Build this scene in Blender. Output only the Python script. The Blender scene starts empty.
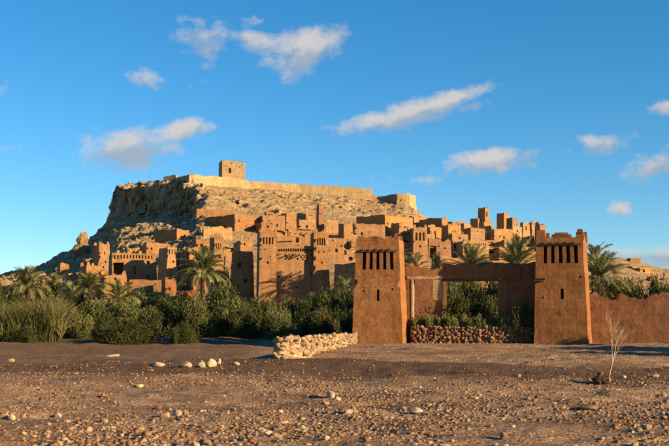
import bpy, math, random
import numpy as np
from mathutils import Vector, Matrix, noise as mnoise
random.seed(7)
RS = np.random.RandomState(11)
S = bpy.context.scene
COL = S.collection
R = math.radians
# ------------------------------------------------------------------ camera, sky, sun
F, CX, HY, EYE = 1000.0, 334.5, 320.0, 1.6      # focal length, centre column, horizon row (photo pixels), eye height
cd = bpy.data.cameras.new('camera'); cam = bpy.data.objects.new('camera', cd); COL.objects.link(cam)
cam.location = (0, 0, EYE); cam.rotation_euler = (R(90), 0, 0)
cd.sensor_width = 36; cd.lens = 36 * F / 669; cd.shift_y = (HY - 223) / 669
cd.clip_start = 0.2; cd.clip_end = 20000
S.camera = cam
SUN_AZ, SUN_EL = 61, 16.5                       # degrees to the right of straight behind the camera; height
sdir = Vector((math.sin(R(SUN_AZ)) * math.cos(R(SUN_EL)), -math.cos(R(SUN_AZ)) * math.cos(R(SUN_EL)), math.sin(R(SUN_EL))))
sl = bpy.data.lights.new('sun', 'SUN'); sl.energy = 5.0; sl.angle = R(0.5); sl.color = (1.0, 0.70, 0.37)
so = bpy.data.objects.new('sun', sl); COL.objects.link(so)
so.rotation_euler = sdir.to_track_quat('Z', 'Y').to_euler(); so.location = (60, -40, 40)
S.view_settings.view_transform = 'Standard'; S.view_settings.look = 'None'
S.view_settings.exposure = 1.4; S.view_settings.gamma = 1.0
S.cycles.max_bounces = 5; S.cycles.diffuse_bounces = 3; S.cycles.transparent_max_bounces = 8

class NT:
    """tiny helper to write node trees"""
    def __init__(s, tree): s.t = tree; s.n = tree.nodes; s.l = tree.links
    def node(s, typ, ins=None, **kw):
        nd = s.n.new(typ)
        for k, v in kw.items(): setattr(nd, k, v)
        for k, v in (ins or {}).items(): s.put(nd.inputs[k], v)
        return nd
    def put(s, sock, v):
        if hasattr(v, 'is_output'): s.l.new(v, sock)
        else:
            if isinstance(v, (tuple, list)) and len(v) == 3 and sock.type == 'RGBA': v = (*v, 1)
            sock.default_value = v
    def m(s, op, a, b=None, c=None, clamp=False):
        nd = s.n.new('ShaderNodeMath'); nd.operation = op; nd.use_clamp = clamp
        for i, v in enumerate((a, b, c)):
            if v is not None: s.put(nd.inputs[i], v)
        return nd.outputs[0]
    def mr(s, v, a, b, c=0.0, d=1.0, smooth=False):
        nd = s.node('ShaderNodeMapRange', {0: v, 1: a, 2: b, 3: c, 4: d}, clamp=True)
        if smooth: nd.interpolation_type = 'SMOOTHSTEP'
        return nd.outputs[0]
    def mix(s, f, a, b, mode='MIX'):
        nd = s.n.new('ShaderNodeMix'); nd.data_type = 'RGBA'; nd.blend_type = mode
        s.put(nd.inputs[0], f); s.put(nd.inputs[6], a); s.put(nd.inputs[7], b); return nd.outputs[2]
    def noise(s, vec, scale, detail=4, rough=0.55, dist=0.0, col=False):
        nd = s.node('ShaderNodeTexNoise', {'Scale': scale, 'Detail': detail, 'Roughness': rough, 'Distortion': dist})
        if vec is not None: s.l.new(vec, nd.inputs['Vector'])
        return nd.outputs['Color' if col else 'Fac']

W = bpy.data.worlds.new("World"); S.world = W; W.use_nodes = True
w = NT(W.node_tree); w.n.clear()
sky = w.node('ShaderNodeTexSky', sky_type='NISHITA', sun_disc=False)
sky.sun_elevation = R(SUN_EL); sky.sun_rotation = R(180 - SUN_AZ)
sky.altitude = 1300; sky.air_density = 1.0; sky.dust_density = 0.35; sky.ozone_density = 3.0
hs = w.node('ShaderNodeHueSaturation', {'Hue': 0.493, 'Saturation': 1.3, 'Value': 1.22, 'Color': sky.outputs[0]})
tc = w.node('ShaderNodeTexCoord'); sx = w.node('ShaderNodeSeparateXYZ', {0: tc.outputs['Generated']})
yy = w.m('MAXIMUM', sx.outputs[1], 0.02)
U = w.m('MULTIPLY', w.m('DIVIDE', sx.outputs[0], yy), 10.0)      # sky position in tenths of the tangent: 1 unit = 5.7 degrees
V = w.m('MULTIPLY', w.m('DIVIDE', sx.outputs[2], yy), 10.0)
cv = w.node('ShaderNodeCombineXYZ', {0: U, 1: V, 2: 0.0}).outputs[0]
n1 = w.noise(cv, 3.4, 11, 0.66, 0.25)
cvs = w.node('ShaderNodeMapping', {'Vector': cv, 'Rotation': (0, 0, R(-18)), 'Scale': (1.0, 2.6, 1)}).outputs[0]
n2 = w.noise(cvs, 2.6, 10, 0.64, 0.2)
nn = w.m('ADD', w.m('MULTIPLY', n1, 0.55), w.m('MULTIPLY', n2, 0.45))
CLOUDS = [  # px, py, half width, half height, tilt (deg, up to the right), strength
    (306, 51, 32, 17, 30, 1.0), (262, 42, 34, 11, -8, .85), (208, 40, 26, 17, -15, .8), (240, 24, 34, 8, 5, .5),
    (146, 78, 22, 11, 0, .62), (178, 82, 26, 9, 0, .4),
    (130, 151, 36, 17, 0, 1.0), (182, 130, 24, 9, 10, .95), (100, 150, 30, 9, 10, .6), (112, 132, 30, 9, 10, .35),
    (398, 117, 50, 11, 14, 1.0), (440, 104, 44, 8, 20, .95), (470, 107, 20, 6, 20, .6), (360, 130, 28, 6, 0, .6),
    (492, 161, 38, 9, 8, 1.05), (430, 180, 24, 5, 5, .5), (380, 180, 18, 6, 0, .55), (395, 100, 30, 8, 0, .2),
    (594, 142, 16, 8, 0, .95), (606, 144, 22, 9, 12, .8), (572, 150, 14, 6, 0, .4), (655, 165, 26, 10, 22, .95), (668, 106, 18, 7, 10, .9), (620, 210, 12, 7, 0, .75),
    (610, 253, 50, 7, 0, .8), (668, 258, 36, 14, 0, .9), (720, 250, 60, 12, 5, .8), (780, 120, 60, 16, 10, .8), (-60, 100, 60, 14, 12, .7), (-90, 220, 70, 12, 5, .6), (480, -60, 80, 18, 15, .7), (100, -90, 70, 20, 0, .7),
    (5, 148, 22, 5, 0, .45), (40, 175, 40, 7, 5, .25),
]
dens = None; topm = None
for px, py, a, b, tilt, st in CLOUDS:
    a *= 1.05; b *= 1.05
    cu, cvv = (px - CX) / 100, (HY - py) / 100
    ct, sn = math.cos(R(tilt)), math.sin(R(tilt))
    du = w.m('SUBTRACT', U, cu); dv = w.m('SUBTRACT', V, cvv)
    e1 = w.m('ADD', w.m('MULTIPLY', du, ct * 100 / a), w.m('MULTIPLY', dv, sn * 100 / a))
    e2 = w.m('ADD', w.m('MULTIPLY', du, -sn * 100 / b), w.m('MULTIPLY', dv, ct * 100 / b))
    r2 = w.m('ADD', w.m('MULTIPLY', e1, e1), w.m('MULTIPLY', e2, e2))
    g = w.m('MULTIPLY', w.m('EXPONENT', w.m('MULTIPLY', r2, -0.5)), st)
    dens = g if dens is None else w.m('MAXIMUM', dens, g)
    t_ = w.m('MULTIPLY', g, e2)
    topm = t_ if topm is None else w.m('ADD', topm, t_)
cl = w.m('ADD', dens, w.m('MULTIPLY', w.m('SUBTRACT', nn, 0.5), 2.3))
cl = w.m('MULTIPLY', w.mr(cl, 0.38, 0.92), w.mr(sx.outputs[1], 0.02, 0.1))
cl = w.m('MULTIPLY', cl, w.mr(dens, 0.1, 0.35, smooth=True))
cl = w.m('MULTIPLY', cl, 0.92)
shade = w.mr(w.m('ADD', topm, w.m('MULTIPLY', w.m('SUBTRACT', n1, 0.5), 3.0)), -0.7, 0.6, smooth=True)
ccol = w.mix(shade, (2.7, 3.3, 4.1), (5.1, 4.85, 4.6))
elev = w.mr(sx.outputs[2], 0.0, 0.30, 0.0, 1.0)
skyc = w.mix(1.0, hs.outputs[0], w.mix(elev, (.80, .93, 1.0), (1.0, 1.03, 1.06)), 'MULTIPLY')
fin = w.mix(cl, skyc, ccol)
bg = w.node('ShaderNodeBackground', {'Color': fin, 'Strength': 0.05})
out = w.node('ShaderNodeOutputWorld', {'Surface': bg.outputs[0]})

# ------------------------------------------------------------------ helpers
def prop(o, label=None, cat=None, group=None, kind=None):
    if label: o['label'] = label
    if cat: o['category'] = cat
    if group: o['group'] = group
    if kind: o['kind'] = kind
    return o
def empty(name, loc=(0, 0, 0), rz=0.0, parent=None):
    o = bpy.data.objects.new(name, None); COL.objects.link(o); o.location = loc; o.rotation_euler = (0, 0, rz)
    o.empty_display_size = 0.3
    if parent: o.parent = parent
    return o
def link(name, me, parent=None, loc=(0, 0, 0), rot=(0, 0, 0), sc=None):
    o = bpy.data.objects.new(name, me); COL.objects.link(o); o.location = loc; o.rotation_euler = rot
    if sc: o.scale = sc
    if parent: o.parent = parent
    return o
def mesh_np(name, V_, Fc, mat, smooth=False, angle=None):
    me = bpy.data.meshes.new(name)
    V_ = np.asarray(V_, dtype=np.float32)
    if isinstance(Fc, np.ndarray):
        k = Fc.shape[1]; nf = len(Fc)
        me.vertices.add(len(V_)); me.vertices.foreach_set('co', V_.ravel())
        me.loops.add(nf * k); me.loops.foreach_set('vertex_index', Fc.ravel().astype(np.int32))
        me.polygons.add(nf); me.polygons.foreach_set('loop_start', np.arange(0, nf * k, k, dtype=np.int32))
        me.update(calc_edges=True); me.validate()
    else:
        me.from_pydata(V_.tolist(), [], Fc); me.update()
    if smooth: me.polygons.foreach_set('use_smooth', np.ones(len(me.polygons), dtype=bool))
    if angle: me.set_sharp_from_angle(angle=R(angle))
    for m_ in (mat if isinstance(mat, (list, tuple)) else [mat]): me.materials.append(m_)
    return me

def _h(ix, iy, iz):
    h = (ix.astype(np.int64) * 374761393 + iy.astype(np.int64) * 668265263 + iz.astype(np.int64) * 2147483647) & 0xffffffff
    h = ((h ^ (h >> 13)) * 1274126177) & 0xffffffff
    return ((h ^ (h >> 16)) & 0xffff) / 65535.0
def vn(x, y, z=None):
    x = np.asarray(x, float); y = np.asarray(y, float); z = np.zeros_like(x) if z is None else np.asarray(z, float)
    ix, iy, iz = np.floor(x), np.floor(y), np.floor(z)
    fx, fy, fz = x - ix, y - iy, z - iz
    fx, fy, fz = [t * t * (3 - 2 * t) for t in (fx, fy, fz)]
    r = 0
    for a in (0, 1):
        for b in (0, 1):
            for c in (0, 1):
                r = r + _h(ix + a, iy + b, iz + c) * (fx if a else 1 - fx) * (fy if b else 1 - fy) * (fz if c else 1 - fz)
    return r
def fbm(x, y, z=None, o=4, g=0.5):
    s = 0; a = 1; t = 0; x = np.asarray(x, float); y = np.asarray(y, float); z = np.zeros_like(x) if z is None else z
    for i in range(o):
        s = s + a * vn(x, y, z); t += a; a *= g; x = x * 2.03 + 7.1; y = y * 2.03 + 3.7; z = z * 2.03 + 1.3
    return s / t
def sstep(a, b, x):
    t = np.clip((np.asarray(x, float) - a) / (b - a), 0, 1); return t * t * (3 - 2 * t)

# ------------------------------------------------------------------ materials
def new_mat(name):
    m = bpy.data.materials.new(name); m.use_nodes = True; t = NT(m.node_tree); t.n.clear(); return m, t
def finish(t, col, rough, bump=None, bstr=0.5, bdist=0.05, spec=0.2, extra=None):
    b = t.node('ShaderNodeBsdfPrincipled', {'Base Color': col, 'Roughness': rough, 'Specular IOR Level': spec})
    if bump is not None:
        t.l.new(t.node('ShaderNodeBump', {'Height': bump, 'Strength': bstr, 'Distance': bdist}).outputs[0], b.inputs['Normal'])
    o = b.outputs[0]
    if extra:
        tr = t.node('ShaderNodeBsdfTranslucent', {'Color': extra})
        o = t.node('ShaderNodeMixShader', {0: 0.25, 1: o, 2: tr.outputs[0]}).outputs[0]
    t.node('ShaderNodeOutputMaterial', {'Surface': o})
def mud(name, c1, c2, streak=0.5, sc=1.0, k=0.5, fine=0.05):
    c1 = tuple(x * k for x in c1); c2 = tuple(x * k for x in c2)
    m, t = new_mat(name)
    P = t.node('ShaderNodeNewGeometry').outputs['Position']
    a = t.noise(P, 0.55 * sc, 5, 0.6); b = t.noise(P, 4.0 * sc, 5, 0.65)
    st = t.node('ShaderNodeMapping', {'Vector': P, 'Scale': (3.0, 3.0, 0.35)}).outputs[0]
    s_ = t.noise(st, 0.8 * sc, 5, 0.6)
    lay = t.node('ShaderNodeMapping', {'Vector': P, 'Scale': (0.15, 0.15, 2.2)}).outputs[0]
    l_ = t.noise(lay, 1.0, 3, 0.5)
    f = t.m('ADD', t.m('MULTIPLY', a, 0.5), t.m('MULTIPLY', b, 0.5))
    col = t.mix(t.mr(f, 0.35, 0.65), c1, c2)
    col = t.mix(t.mr(s_, 0.42, 0.7, 0, streak), col, tuple(x * 0.62 for x in c1))
    col = t.mix(t.mr(l_, 0.5, 0.75, 0, 0.35), col, tuple(min(1, x * 1.25) for x in c2))
    patch = t.noise(P, 0.9 * sc, 6, 0.62, 1.2)
    col = t.mix(t.mr(patch, 0.56, 0.62, 0, 0.45), col, tuple(x * 1.25 for x in c2))      # replastered patches
    col = t.mix(t.mr(patch, 0.42, 0.36, 0, 0.5), col, tuple(x * 0.6 for x in c1))
    straw = t.node('ShaderNodeMapping', {'Vector': P, 'Rotation': (.5, .7, .3), 'Scale': (9, 38, 9)}).outputs[0]
    col = t.mix(t.mr(t.noise(straw, 1.0, 2, 0.5), 0.64, 0.72, 0, 0.6), col, tuple(min(1, x * 1.7) for x in c2))
    rnd = t.node('ShaderNodeObjectInfo').outputs['Random']
    hsv = t.node('ShaderNodeHueSaturation', {'Hue': t.mr(rnd, 0, 1, 0.496, 0.505), 'Saturation': t.mr(t.m('FRACT', t.m('MULTIPLY', rnd, 7.3)), 0, 1, 0.94, 1.06), 'Value': t.mr(rnd, 0, 1, 0.82, 1.14), 'Color': col})
    peb = t.node('ShaderNodeTexVoronoi', {'Vector': P, 'Scale': 7.0 * sc}).outputs['Distance']
    bm_ = t.m('ADD', t.m('ADD', t.noise(P, 9 * sc, 8, 0.75), t.m('MULTIPLY', t.noise(P, 1.3, 5, .6), 3.0)), t.m('MULTIPLY', peb, -0.12))
    zz = t.node('ShaderNodeSeparateXYZ', {0: P}).outputs[2]
    lift = t.m('ABSOLUTE', t.m('SINE', t.m('ADD', t.m('MULTIPLY', zz, 3.9), t.m('MULTIPLY', t.noise(P, .7, 2), 1.6))))   # rammed-earth lifts
    bm_ = t.m('ADD', bm_, t.mr(lift, 0.0, 0.14, -0.35, 0.0))
    runs = t.node('ShaderNodeMapping', {'Vector': P, 'Scale': (5.5, 5.5, 0.5)}).outputs[0]        # rain runnels
    bm_ = t.m('ADD', bm_, t.m('MULTIPLY', t.noise(runs, 1.0, 4, .6), 0.35))
    pit = t.node('ShaderNodeTexVoronoi', {'Vector': P, 'Scale': 3.1, 'Randomness': 1.0})
    bm_ = t.m('ADD', bm_, t.m('MULTIPLY', t.mr(pit.outputs['Distance'], 0.05, 0.16, -0.9, 0.0), t.mr(t.node('ShaderNodeSeparateColor', {0: pit.outputs['Color']}).outputs[0], 0.6, 0.65)))
    finish(t, hsv.outputs[0], 0.95, bm_, 0.85, fine)
    return m
M = {}
M['mud'] = mud('mud_plaster', (.43, .225, .097), (.59, .34, .158))
M['mud_kasbah'] = mud('kasbah_mud', (.41, .205, .088), (.55, .295, .13), .6, 1.2, k=.5)
M['mud_pale'] = mud('pale_mud_plaster', (.56, .33, .145), (.72, .46, .22))
M['mud_red'] = mud('red_earth_wall', (.36, .15, .064), (.48, .22, .095), 0.4, 1.3, k=.48)
M['mud_gate'] = mud('gate_tower_earth', (.37, .15, .06), (.52, .24, .10), 0.45, 1.6, k=.48)
M['mud_white'] = mud('limewashed_mud', (.66, .47, .29), (.8, .6, .39), 0.4)
M['stonewall'] = mud('rubble_stone_mortar', (.36, .24, .13), (.5, .35, .2), 0.3, 2)
M['fort'] = mud('sandstone_rampart', (.54, .375, .19), (.68, .49, .265), 0.4, 1.2)

def simple(name, c1, c2, sc, rough=0.9, b=0.5, spec=.2):
    m, t = new_mat(name)
    P = t.node('ShaderNodeNewGeometry').outputs['Position']
    rnd = t.node('ShaderNodeObjectInfo').outputs['Random']
    col = t.mix(t.mr(t.noise(P, sc, 5, 0.6), 0.35, 0.65), c1, c2)
    hsv = t.node('ShaderNodeHueSaturation', {'Value': t.mr(rnd, 0, 1, 0.7, 1.2), 'Color': col})
    finish(t, hsv.outputs[0], rough, t.noise(P, sc * 4, 5, 0.6), b, 0.03, spec)
    return m
M['wood'] = simple('weathered_wood', (.07, .04, .022), (.14, .085, .045), 6)
M['stone'] = simple('river_stone', (.22, .15, .09), (.36, .26, .165), 5)
M['stone_pale'] = simple('pale_stone', (.31, .225, .14), (.44, .335, .215), 5)
M['stone_red'] = simple('red_brown_stone', (.15, .083, .044), (.25, .145, .08), 5)
M['bark'] = simple('palm_bark', (.10, .065, .035), (.22, .15, .085), 9)
M['deadwood'] = simple('bleached_twig', (.36, .26, .17), (.54, .42, .29), 12)
M['root'] = simple('dark_root_clump', (.05, .032, .02), (.12, .08, .045), 12)

def leafmat(name, c1, c2, c3):
    m, t = new_mat(name)
    P = t.node('ShaderNodeNewGeometry').outputs['Position']
    rnd = t.node('ShaderNodeObjectInfo').outputs['Random']
    f = t.noise(P, 1.1, 3, 0.5)
    at = t.node('ShaderNodeAttribute', attribute_name='tint').outputs['Fac']
    col = t.mix(t.mr(f, 0.38, 0.62), c1, c2); col = t.mix(t.m('MULTIPLY', at, 0.85), col, c3)
    hsv = t.node('ShaderNodeHueSaturation', {'Hue': t.mr(rnd, 0, 1, 0.485, 0.515), 'Value': t.mr(rnd, 0, 1, 0.75, 1.2), 'Color': col})
    finish(t, hsv.outputs[0], 0.75, None, spec=0.1, extra=hsv.outputs[0])
    return m
M['olive'] = leafmat('grey_green_leaves', (.044, .054, .02), (.082, .094, .033), (.18, .175, .06))
M['darkleaf'] = leafmat('dark_green_leaves', (.024, .034, .012), (.05, .062, .019), (.115, .12, .036))
M['reed'] = leafmat('reed_blades', (.085, .10, .032), (.14, .15, .05), (.25, .23, .085))
M['palm'] = leafmat('palm_leaf', (.10, .115, .04), (.15, .16, .055), (.27, .25, .10))
M['drypalm'] = simple('dry_palm_leaf', (.22, .14, .07), (.33, .22, .12), 4)

# ground material
m, t = new_mat('riverbed_gravel')
P = t.node('ShaderNodeNewGeometry').outputs['Position']; sp = t.node('ShaderNodeSeparateXYZ', {0: P})
big = t.noise(P, 0.22, 5, 0.6, 0.5); mid = t.noise(P, 1.6, 6, 0.62); fin_ = t.noise(P, 14, 6, 0.7)
v1 = t.node('ShaderNodeTexVoronoi', {'Vector': P, 'Scale': 9.0}); v2 = t.node('ShaderNodeTexVoronoi', {'Vector': P, 'Scale': 24.0})
band = t.node('ShaderNodeMapping', {'Vector': P, 'Scale': (0.05, 0.5, 1)}).outputs[0]
bn = t.noise(band, 1.0, 5, 0.6, 0.4)
col = t.mix(t.mr(mid, 0.35, 0.65), (.24, .15, .083), (.40, .26, .15))
col = t.mix(t.mr(big, 0.45, 0.65, 0, 0.7), col, (.17, .09, .046))
col = t.mix(t.mr(bn, 0.5, 0.62, 0, 0.6), col, (.12, .065, .034))
fl = t.m('MULTIPLY', t.mr(v1.outputs['Distance'], 0.18, 0.34, 1, 0), t.mr(t.node('ShaderNodeSeparateColor', {0: v1.outputs['Color']}).outputs[0], 0.5, 0.95))
col = t.mix(t.m('MULTIPLY', fl, 0.6), col, (.36, .25, .155))
fl2 = t.mr(t.node('ShaderNodeSeparateColor', {0: v2.outputs['Color']}).outputs[1], 0.2, 1.0, 0.6, 1.3)
col = t.mix(1.0, col, t.node('ShaderNodeCombineColor', {0: fl2, 1: fl2, 2: fl2}).outputs[0], 'MULTIPLY')
# a belt of darker brown along the old channel edge, 27 to 36 m out
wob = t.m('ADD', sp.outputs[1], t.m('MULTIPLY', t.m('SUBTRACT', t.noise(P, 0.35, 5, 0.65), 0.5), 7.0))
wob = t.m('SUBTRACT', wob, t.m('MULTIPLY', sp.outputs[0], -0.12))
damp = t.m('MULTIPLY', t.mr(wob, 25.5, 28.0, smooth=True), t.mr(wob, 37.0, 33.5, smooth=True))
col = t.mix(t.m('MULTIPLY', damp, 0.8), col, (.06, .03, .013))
# darker brown over the floor of the old channel, left of the stone wall
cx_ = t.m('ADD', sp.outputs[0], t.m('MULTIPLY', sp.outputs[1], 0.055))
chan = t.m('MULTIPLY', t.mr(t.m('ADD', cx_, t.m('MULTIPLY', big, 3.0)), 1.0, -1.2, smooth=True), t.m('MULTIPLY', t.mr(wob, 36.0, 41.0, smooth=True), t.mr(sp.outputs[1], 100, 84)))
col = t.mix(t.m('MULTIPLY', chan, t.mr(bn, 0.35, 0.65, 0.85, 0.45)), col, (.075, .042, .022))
hh = t.m('ADD', t.m('ADD', t.m('MULTIPLY', mid, 1.2), t.m('MULTIPLY', fin_, 0.6)), t.m('MULTIPLY', t.mr(v1.outputs['Distance'], 0.0, 0.4, 1, 0), 0.35))
hh = t.m('ADD', hh, t.m('MULTIPLY', v2.outputs['Distance'], -0.3))
finish(t, col, 0.95, hh, 0.9, 0.12)
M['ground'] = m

m, t = new_mat('rocky_hillside')
G = t.node('ShaderNodeNewGeometry'); P = G.outputs['Position']; sp = t.node('ShaderNodeSeparateXYZ', {0: P})
a = t.noise(P, 0.07, 5, 0.6); b = t.noise(P, 0.5, 7, 0.68); c = t.noise(P, 2.2, 5, 0.7)
lay = t.node('ShaderNodeMapping', {'Vector': P, 'Rotation': (0, R(6), 0), 'Scale': (0.06, 0.06, 0.8)}).outputs[0]
l_ = t.noise(lay, 1.0, 5, 0.6, 0.3)
col = t.mix(t.mr(b, 0.35, 0.65), (.28, .18, .082), (.49, .355, .18))
col = t.mix(t.mr(a, 0.45, 0.62, 0, .6), col, (.34, .21, .10))
col = t.mix(t.mr(l_, 0.48, 0.6, 0, .55), col, (.56, .42, .24))
col = t.mix(t.mr(c, 0.55, 0.7, 0, .5), col, (.17, .115, .06))
vd = t.node('ShaderNodeTexVoronoi', {'Vector': P, 'Scale': 0.55, 'Randomness': 1.0})
tuft = t.m('MULTIPLY', t.mr(vd.outputs['Distance'], 0.2, 0.34, 1, 0), t.mr(t.node('ShaderNodeSeparateColor', {0: vd.outputs['Color']}).outputs[0], 0.6, 0.7))
tuft = t.m('MULTIPLY', tuft, t.mr(b, 0.4, 0.55))
col = t.mix(t.m('MULTIPLY', tuft, 0.8), col, (.07, .065, .03))
hb = t.m('ADD', t.m('MULTIPLY', b, 1.2), t.m('MULTIPLY', c, 0.5))
vs_ = t.node('ShaderNodeTexVoronoi', {'Vector': P, 'Scale': 0.95, 'Randomness': 1.0}); vc = t.node('ShaderNodeSeparateColor', {0: vs_.outputs['Color']}).outputs[0]
stn = t.m('MULTIPLY', t.mr(vs_.outputs['Distance'], 0.28, 0.40, 1, 0), t.mr(vc, 0.55, 0.62))
col = t.mix(t.m('MULTIPLY', stn, 0.6), col, (.52, .40, .23))
hb = t.m('ADD', hb, t.m('MULTIPLY', stn, .35))
finish(t, col, 0.95, hb, 1.0, 1.3)
M['hill'] = m

# ------------------------------------------------------------------ terrain shape
RX = [-400, -150, 0, 20, 35, 60, 74, 95, 106, 111, 114, 120, 140, 165, 200, 250, 340, 375, 392, 405, 417, 430, 450, 480, 520, 546, 575, 600, 622, 640, 669, 760, 1100]
RY = [300, 292, 276, 272, 270, 256, 250, 236, 221, 207, 193, 187, 184, 182, 184, 188, 193, 199, 203, 203, 209, 219, 226, 234, 240, 246, 253, 257, 257, 262, 269, 276, 292]
DX = [-400, 40, 116, 160, 200, 218, 300, 375, 430, 560, 640, 1100]
DY = [330, 335, 352, 318, 280, 286, 300, 300, 290, 270, 270, 300]
def hill_z(X, Y):
    X = np.asarray(X, float); Y = np.asarray(Y, float)
    px = CX + F * X / Y
    Ry = np.interp(px, RX, RY); Dr = np.interp(px, DX, DY)
    t = (Y - 112) / (Dr - 112)
    g1 = np.interp(t, [0, .3, .6, .8, .9, 1], [0, .38, .68, .83, .92, 1])
    g2 = np.interp(t, [0, .3, .6, .84, .90, .925, 1], [0, .36, .60, .715, .76, .96, 1])
    k = sstep(100, 118, px) * (1 - sstep(188, 208, px))
    g = g1 * (1 - k) + g2 * k
    y = 312 - (312 - Ry) * g
    z = EYE + Y * (HY - y) / F
    zr = EYE + Dr * (HY - Ry) / F
    z = np.where(t > 1, zr - (Y - Dr) * 0.32, z)
    z = np.where(t < 0, EYE + 112 * 8 / F - (112 - Y) * 0.13, z)
    return z
def ground_z(X, Y):
    X = np.asarray(X, float); Y = np.asarray(Y, float)
    px = CX + F * X / np.maximum(Y, 1)
    z = (fbm(X * .10, Y * .16, o=4) - .5) * .55 * sstep(8, 20, Y)
    z = z + (fbm(X * .45 + 9, Y * .6, o=4) - .5) * .36
    z = z + (fbm(X * 1.8 + 9, Y * 2.2, o=4) - .5) * .13
    # sunken channel to the left in front of the bushes
    z = z - .5 * sstep(34, 40, Y + 2 * (fbm(X * .2, Y * .2) - .5)) * (1 - sstep(66, 78, Y)) * (1 - sstep(276, 300, px))
    # low earth bank along the old channel
    e = Y + X * .12 + 3 * (fbm(X * .15 + 3, Y * .1) - .5)
    z = z + .22 * sstep(27, 30, e) * (1 - sstep(31, 35, e))
    # apron the gate stands on
    flat = sstep(60, 68, Y) * sstep(330, 350, px); z = z * (1 - .85 * flat)
    z = z + .0 * px
    z = z - sstep(95, 108, Y) * 0.2
    return z
def gz(x, y): return float(ground_z(np.array([x]), np.array([y]))[0])
def hz(x, y): return float(hill_z(np.array([x]), np.array([y]))[0])
def px2(px, D): return (px - CX) / F * D
def zy(py, D): return EYE + D * (HY - py) / F

def polar(px0, px1, nx, d0, d1, nd, pw=None):
    u = np.linspace(px0, px1, nx); v = d0 * (d1 / d0) ** np.linspace(0, 1, nd) if pw is None else pw
    D, Pq = np.meshgrid(v, u, indexing='ij'); X = (Pq - CX) / F * D
    n, m_ = D.shape; idx = np.arange(n * m_).reshape(n, m_)
    Fc = np.stack([idx[:-1, :-1], idx[:-1, 1:], idx[1:, 1:], idx[1:, :-1]], -1).reshape(-1, 4)
    return X.ravel(), D.ravel(), Fc
X, Y, Fc = polar(-260, 930, 620, 4.5, 150, 560)
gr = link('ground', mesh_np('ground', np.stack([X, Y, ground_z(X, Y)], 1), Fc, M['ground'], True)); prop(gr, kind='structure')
# hill with rock relief
X, Y, Fc = polar(-420, 1080, 1050, 104, 430, 430, pw=np.concatenate([np.linspace(104, 200, 120), np.linspace(200.6, 345, 270), np.linspace(346, 460, 40)]))
Z = hill_z(X, Y); px = CX + F * X / Y; Dr = np.interp(px, DX, DY); tt = (Y - 112) / (Dr - 112)
upper = sstep(.70, .84, tt); left = 1 - sstep(185, 235, px); rocky = np.clip(np.maximum(upper * .55, left * sstep(.25, .45, tt)), 0, 1) * (1 - sstep(560, 600, px) * .6)
rocky *= (1 - sstep(1.15, 1.4, tt))
cliff = sstep(100, 118, px) * (1 - sstep(188, 208, px)) * sstep(.78, .86, tt)
rid = 1 - np.abs(fbm(X * .16, Y * .16, Z * .2, 4) * 2 - 1) * 1.6
blk = fbm(np.floor(X * .45 + fbm(X * .3, Y * .3)) * 3.1, np.floor(Y * .4) * 2.3, np.floor(Z * .7), 2)
Z2 = Z + (fbm(X * .12, Y * .12, o=4) - .5) * 1.2 + rocky * ((rid - .5) * 2.4 + (blk - .5) * 1.3) + (fbm(X * .9, Y * .9, o=3) - .5) * 1.1 * (0.3 + rocky)
capk = sstep(.95, 1, tt) * (1 - sstep(1.0, 1.04, tt)); Z2 = Z2 * (1 - capk * .6) + (Z - .3) * capk * .6
dxn = (fbm(X * .22 + 5, Y * .22, Z * .35, 4) - .5); dyn = (fbm(X * .22 + 55, Y * .22, Z * .35, 4) - .5)
amp = rocky * 2.0 + cliff * 4.0
ledge = (_h(np.floor(Z / 1.5 + 2.2 * fbm(X * .05, Y * .05)), np.zeros_like(X), np.zeros_like(X)) - .5)
block_ = _h(np.floor(X * .33 + Z * .1), np.floor(Y * .3), np.floor(Z / 1.5)) - .5
X2 = X + dxn * amp; Y2 = Y + dyn * amp + (ledge * 2.6 + block_ * 1.6) * np.maximum(cliff, rocky * left * .5)
Z2 += cliff * (np.round(Z / 1.6) * 1.6 - Z) * .6
hill = link('hill', mesh_np('hill', np.stack([X2, Y2, Z2], 1), Fc, M['hill'], True, 38)); prop(hill, kind='structure')
# plain out to the horizon
a = np.linspace(0, 2 * math.pi, 97)[:-1]; rr = [0.01, 5, 20, 60, 150, 400, 1200, 4000, 9000]
Vv = np.array([(r * math.cos(q), r * math.sin(q), -1.2) for r in rr for q in a]); n = 96
Fp = np.array([(i * n + j, i * n + (j + 1) % n, (i + 1) * n + (j + 1) % n, (i + 1) * n + j) for i in range(len(rr) - 1) for j in range(n)])
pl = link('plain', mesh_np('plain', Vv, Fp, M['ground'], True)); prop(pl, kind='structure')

# ------------------------------------------------------------------ mud building kit
class MB:
    def __init__(s): s.v = []; s.f = []; s.k = {}
    def vert(s, p):
        k = (round(p[0], 3), round(p[1], 3), round(p[2], 3))
        if k not in s.k: s.k[k] = len(s.v); s.v.append(tuple(p))
        return s.k[k]
    def quad(s, a, b, c, d):
        ids = [s.vert(q) for q in (a, b, c, d)]
        if len(set(ids)) > 2: s.f.append(list(dict.fromkeys(ids)))
    def box(s, x0, x1, y0, y1, z0, z1, n=1):
        c = [(x0, y0, z0), (x1, y0, z0), (x1, y1, z0), (x0, y1, z0), (x0, y0, z1), (x1, y0, z1), (x1, y1, z1), (x0, y1, z1)]
        for q in ((0, 1, 5, 4), (1, 2, 6, 5), (2, 3, 7, 6), (3, 0, 4, 7), (4, 5, 6, 7), (3, 2, 1, 0)): s.quad(*[c[i] for i in q])
def lerp(a, b, t): return tuple(a[i] + (b[i] - a[i]) * t for i in range(3))
def bil(A, B, C, D, u, v): return lerp(lerp(A, B, u), lerp(D, C, u), v)
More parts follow.
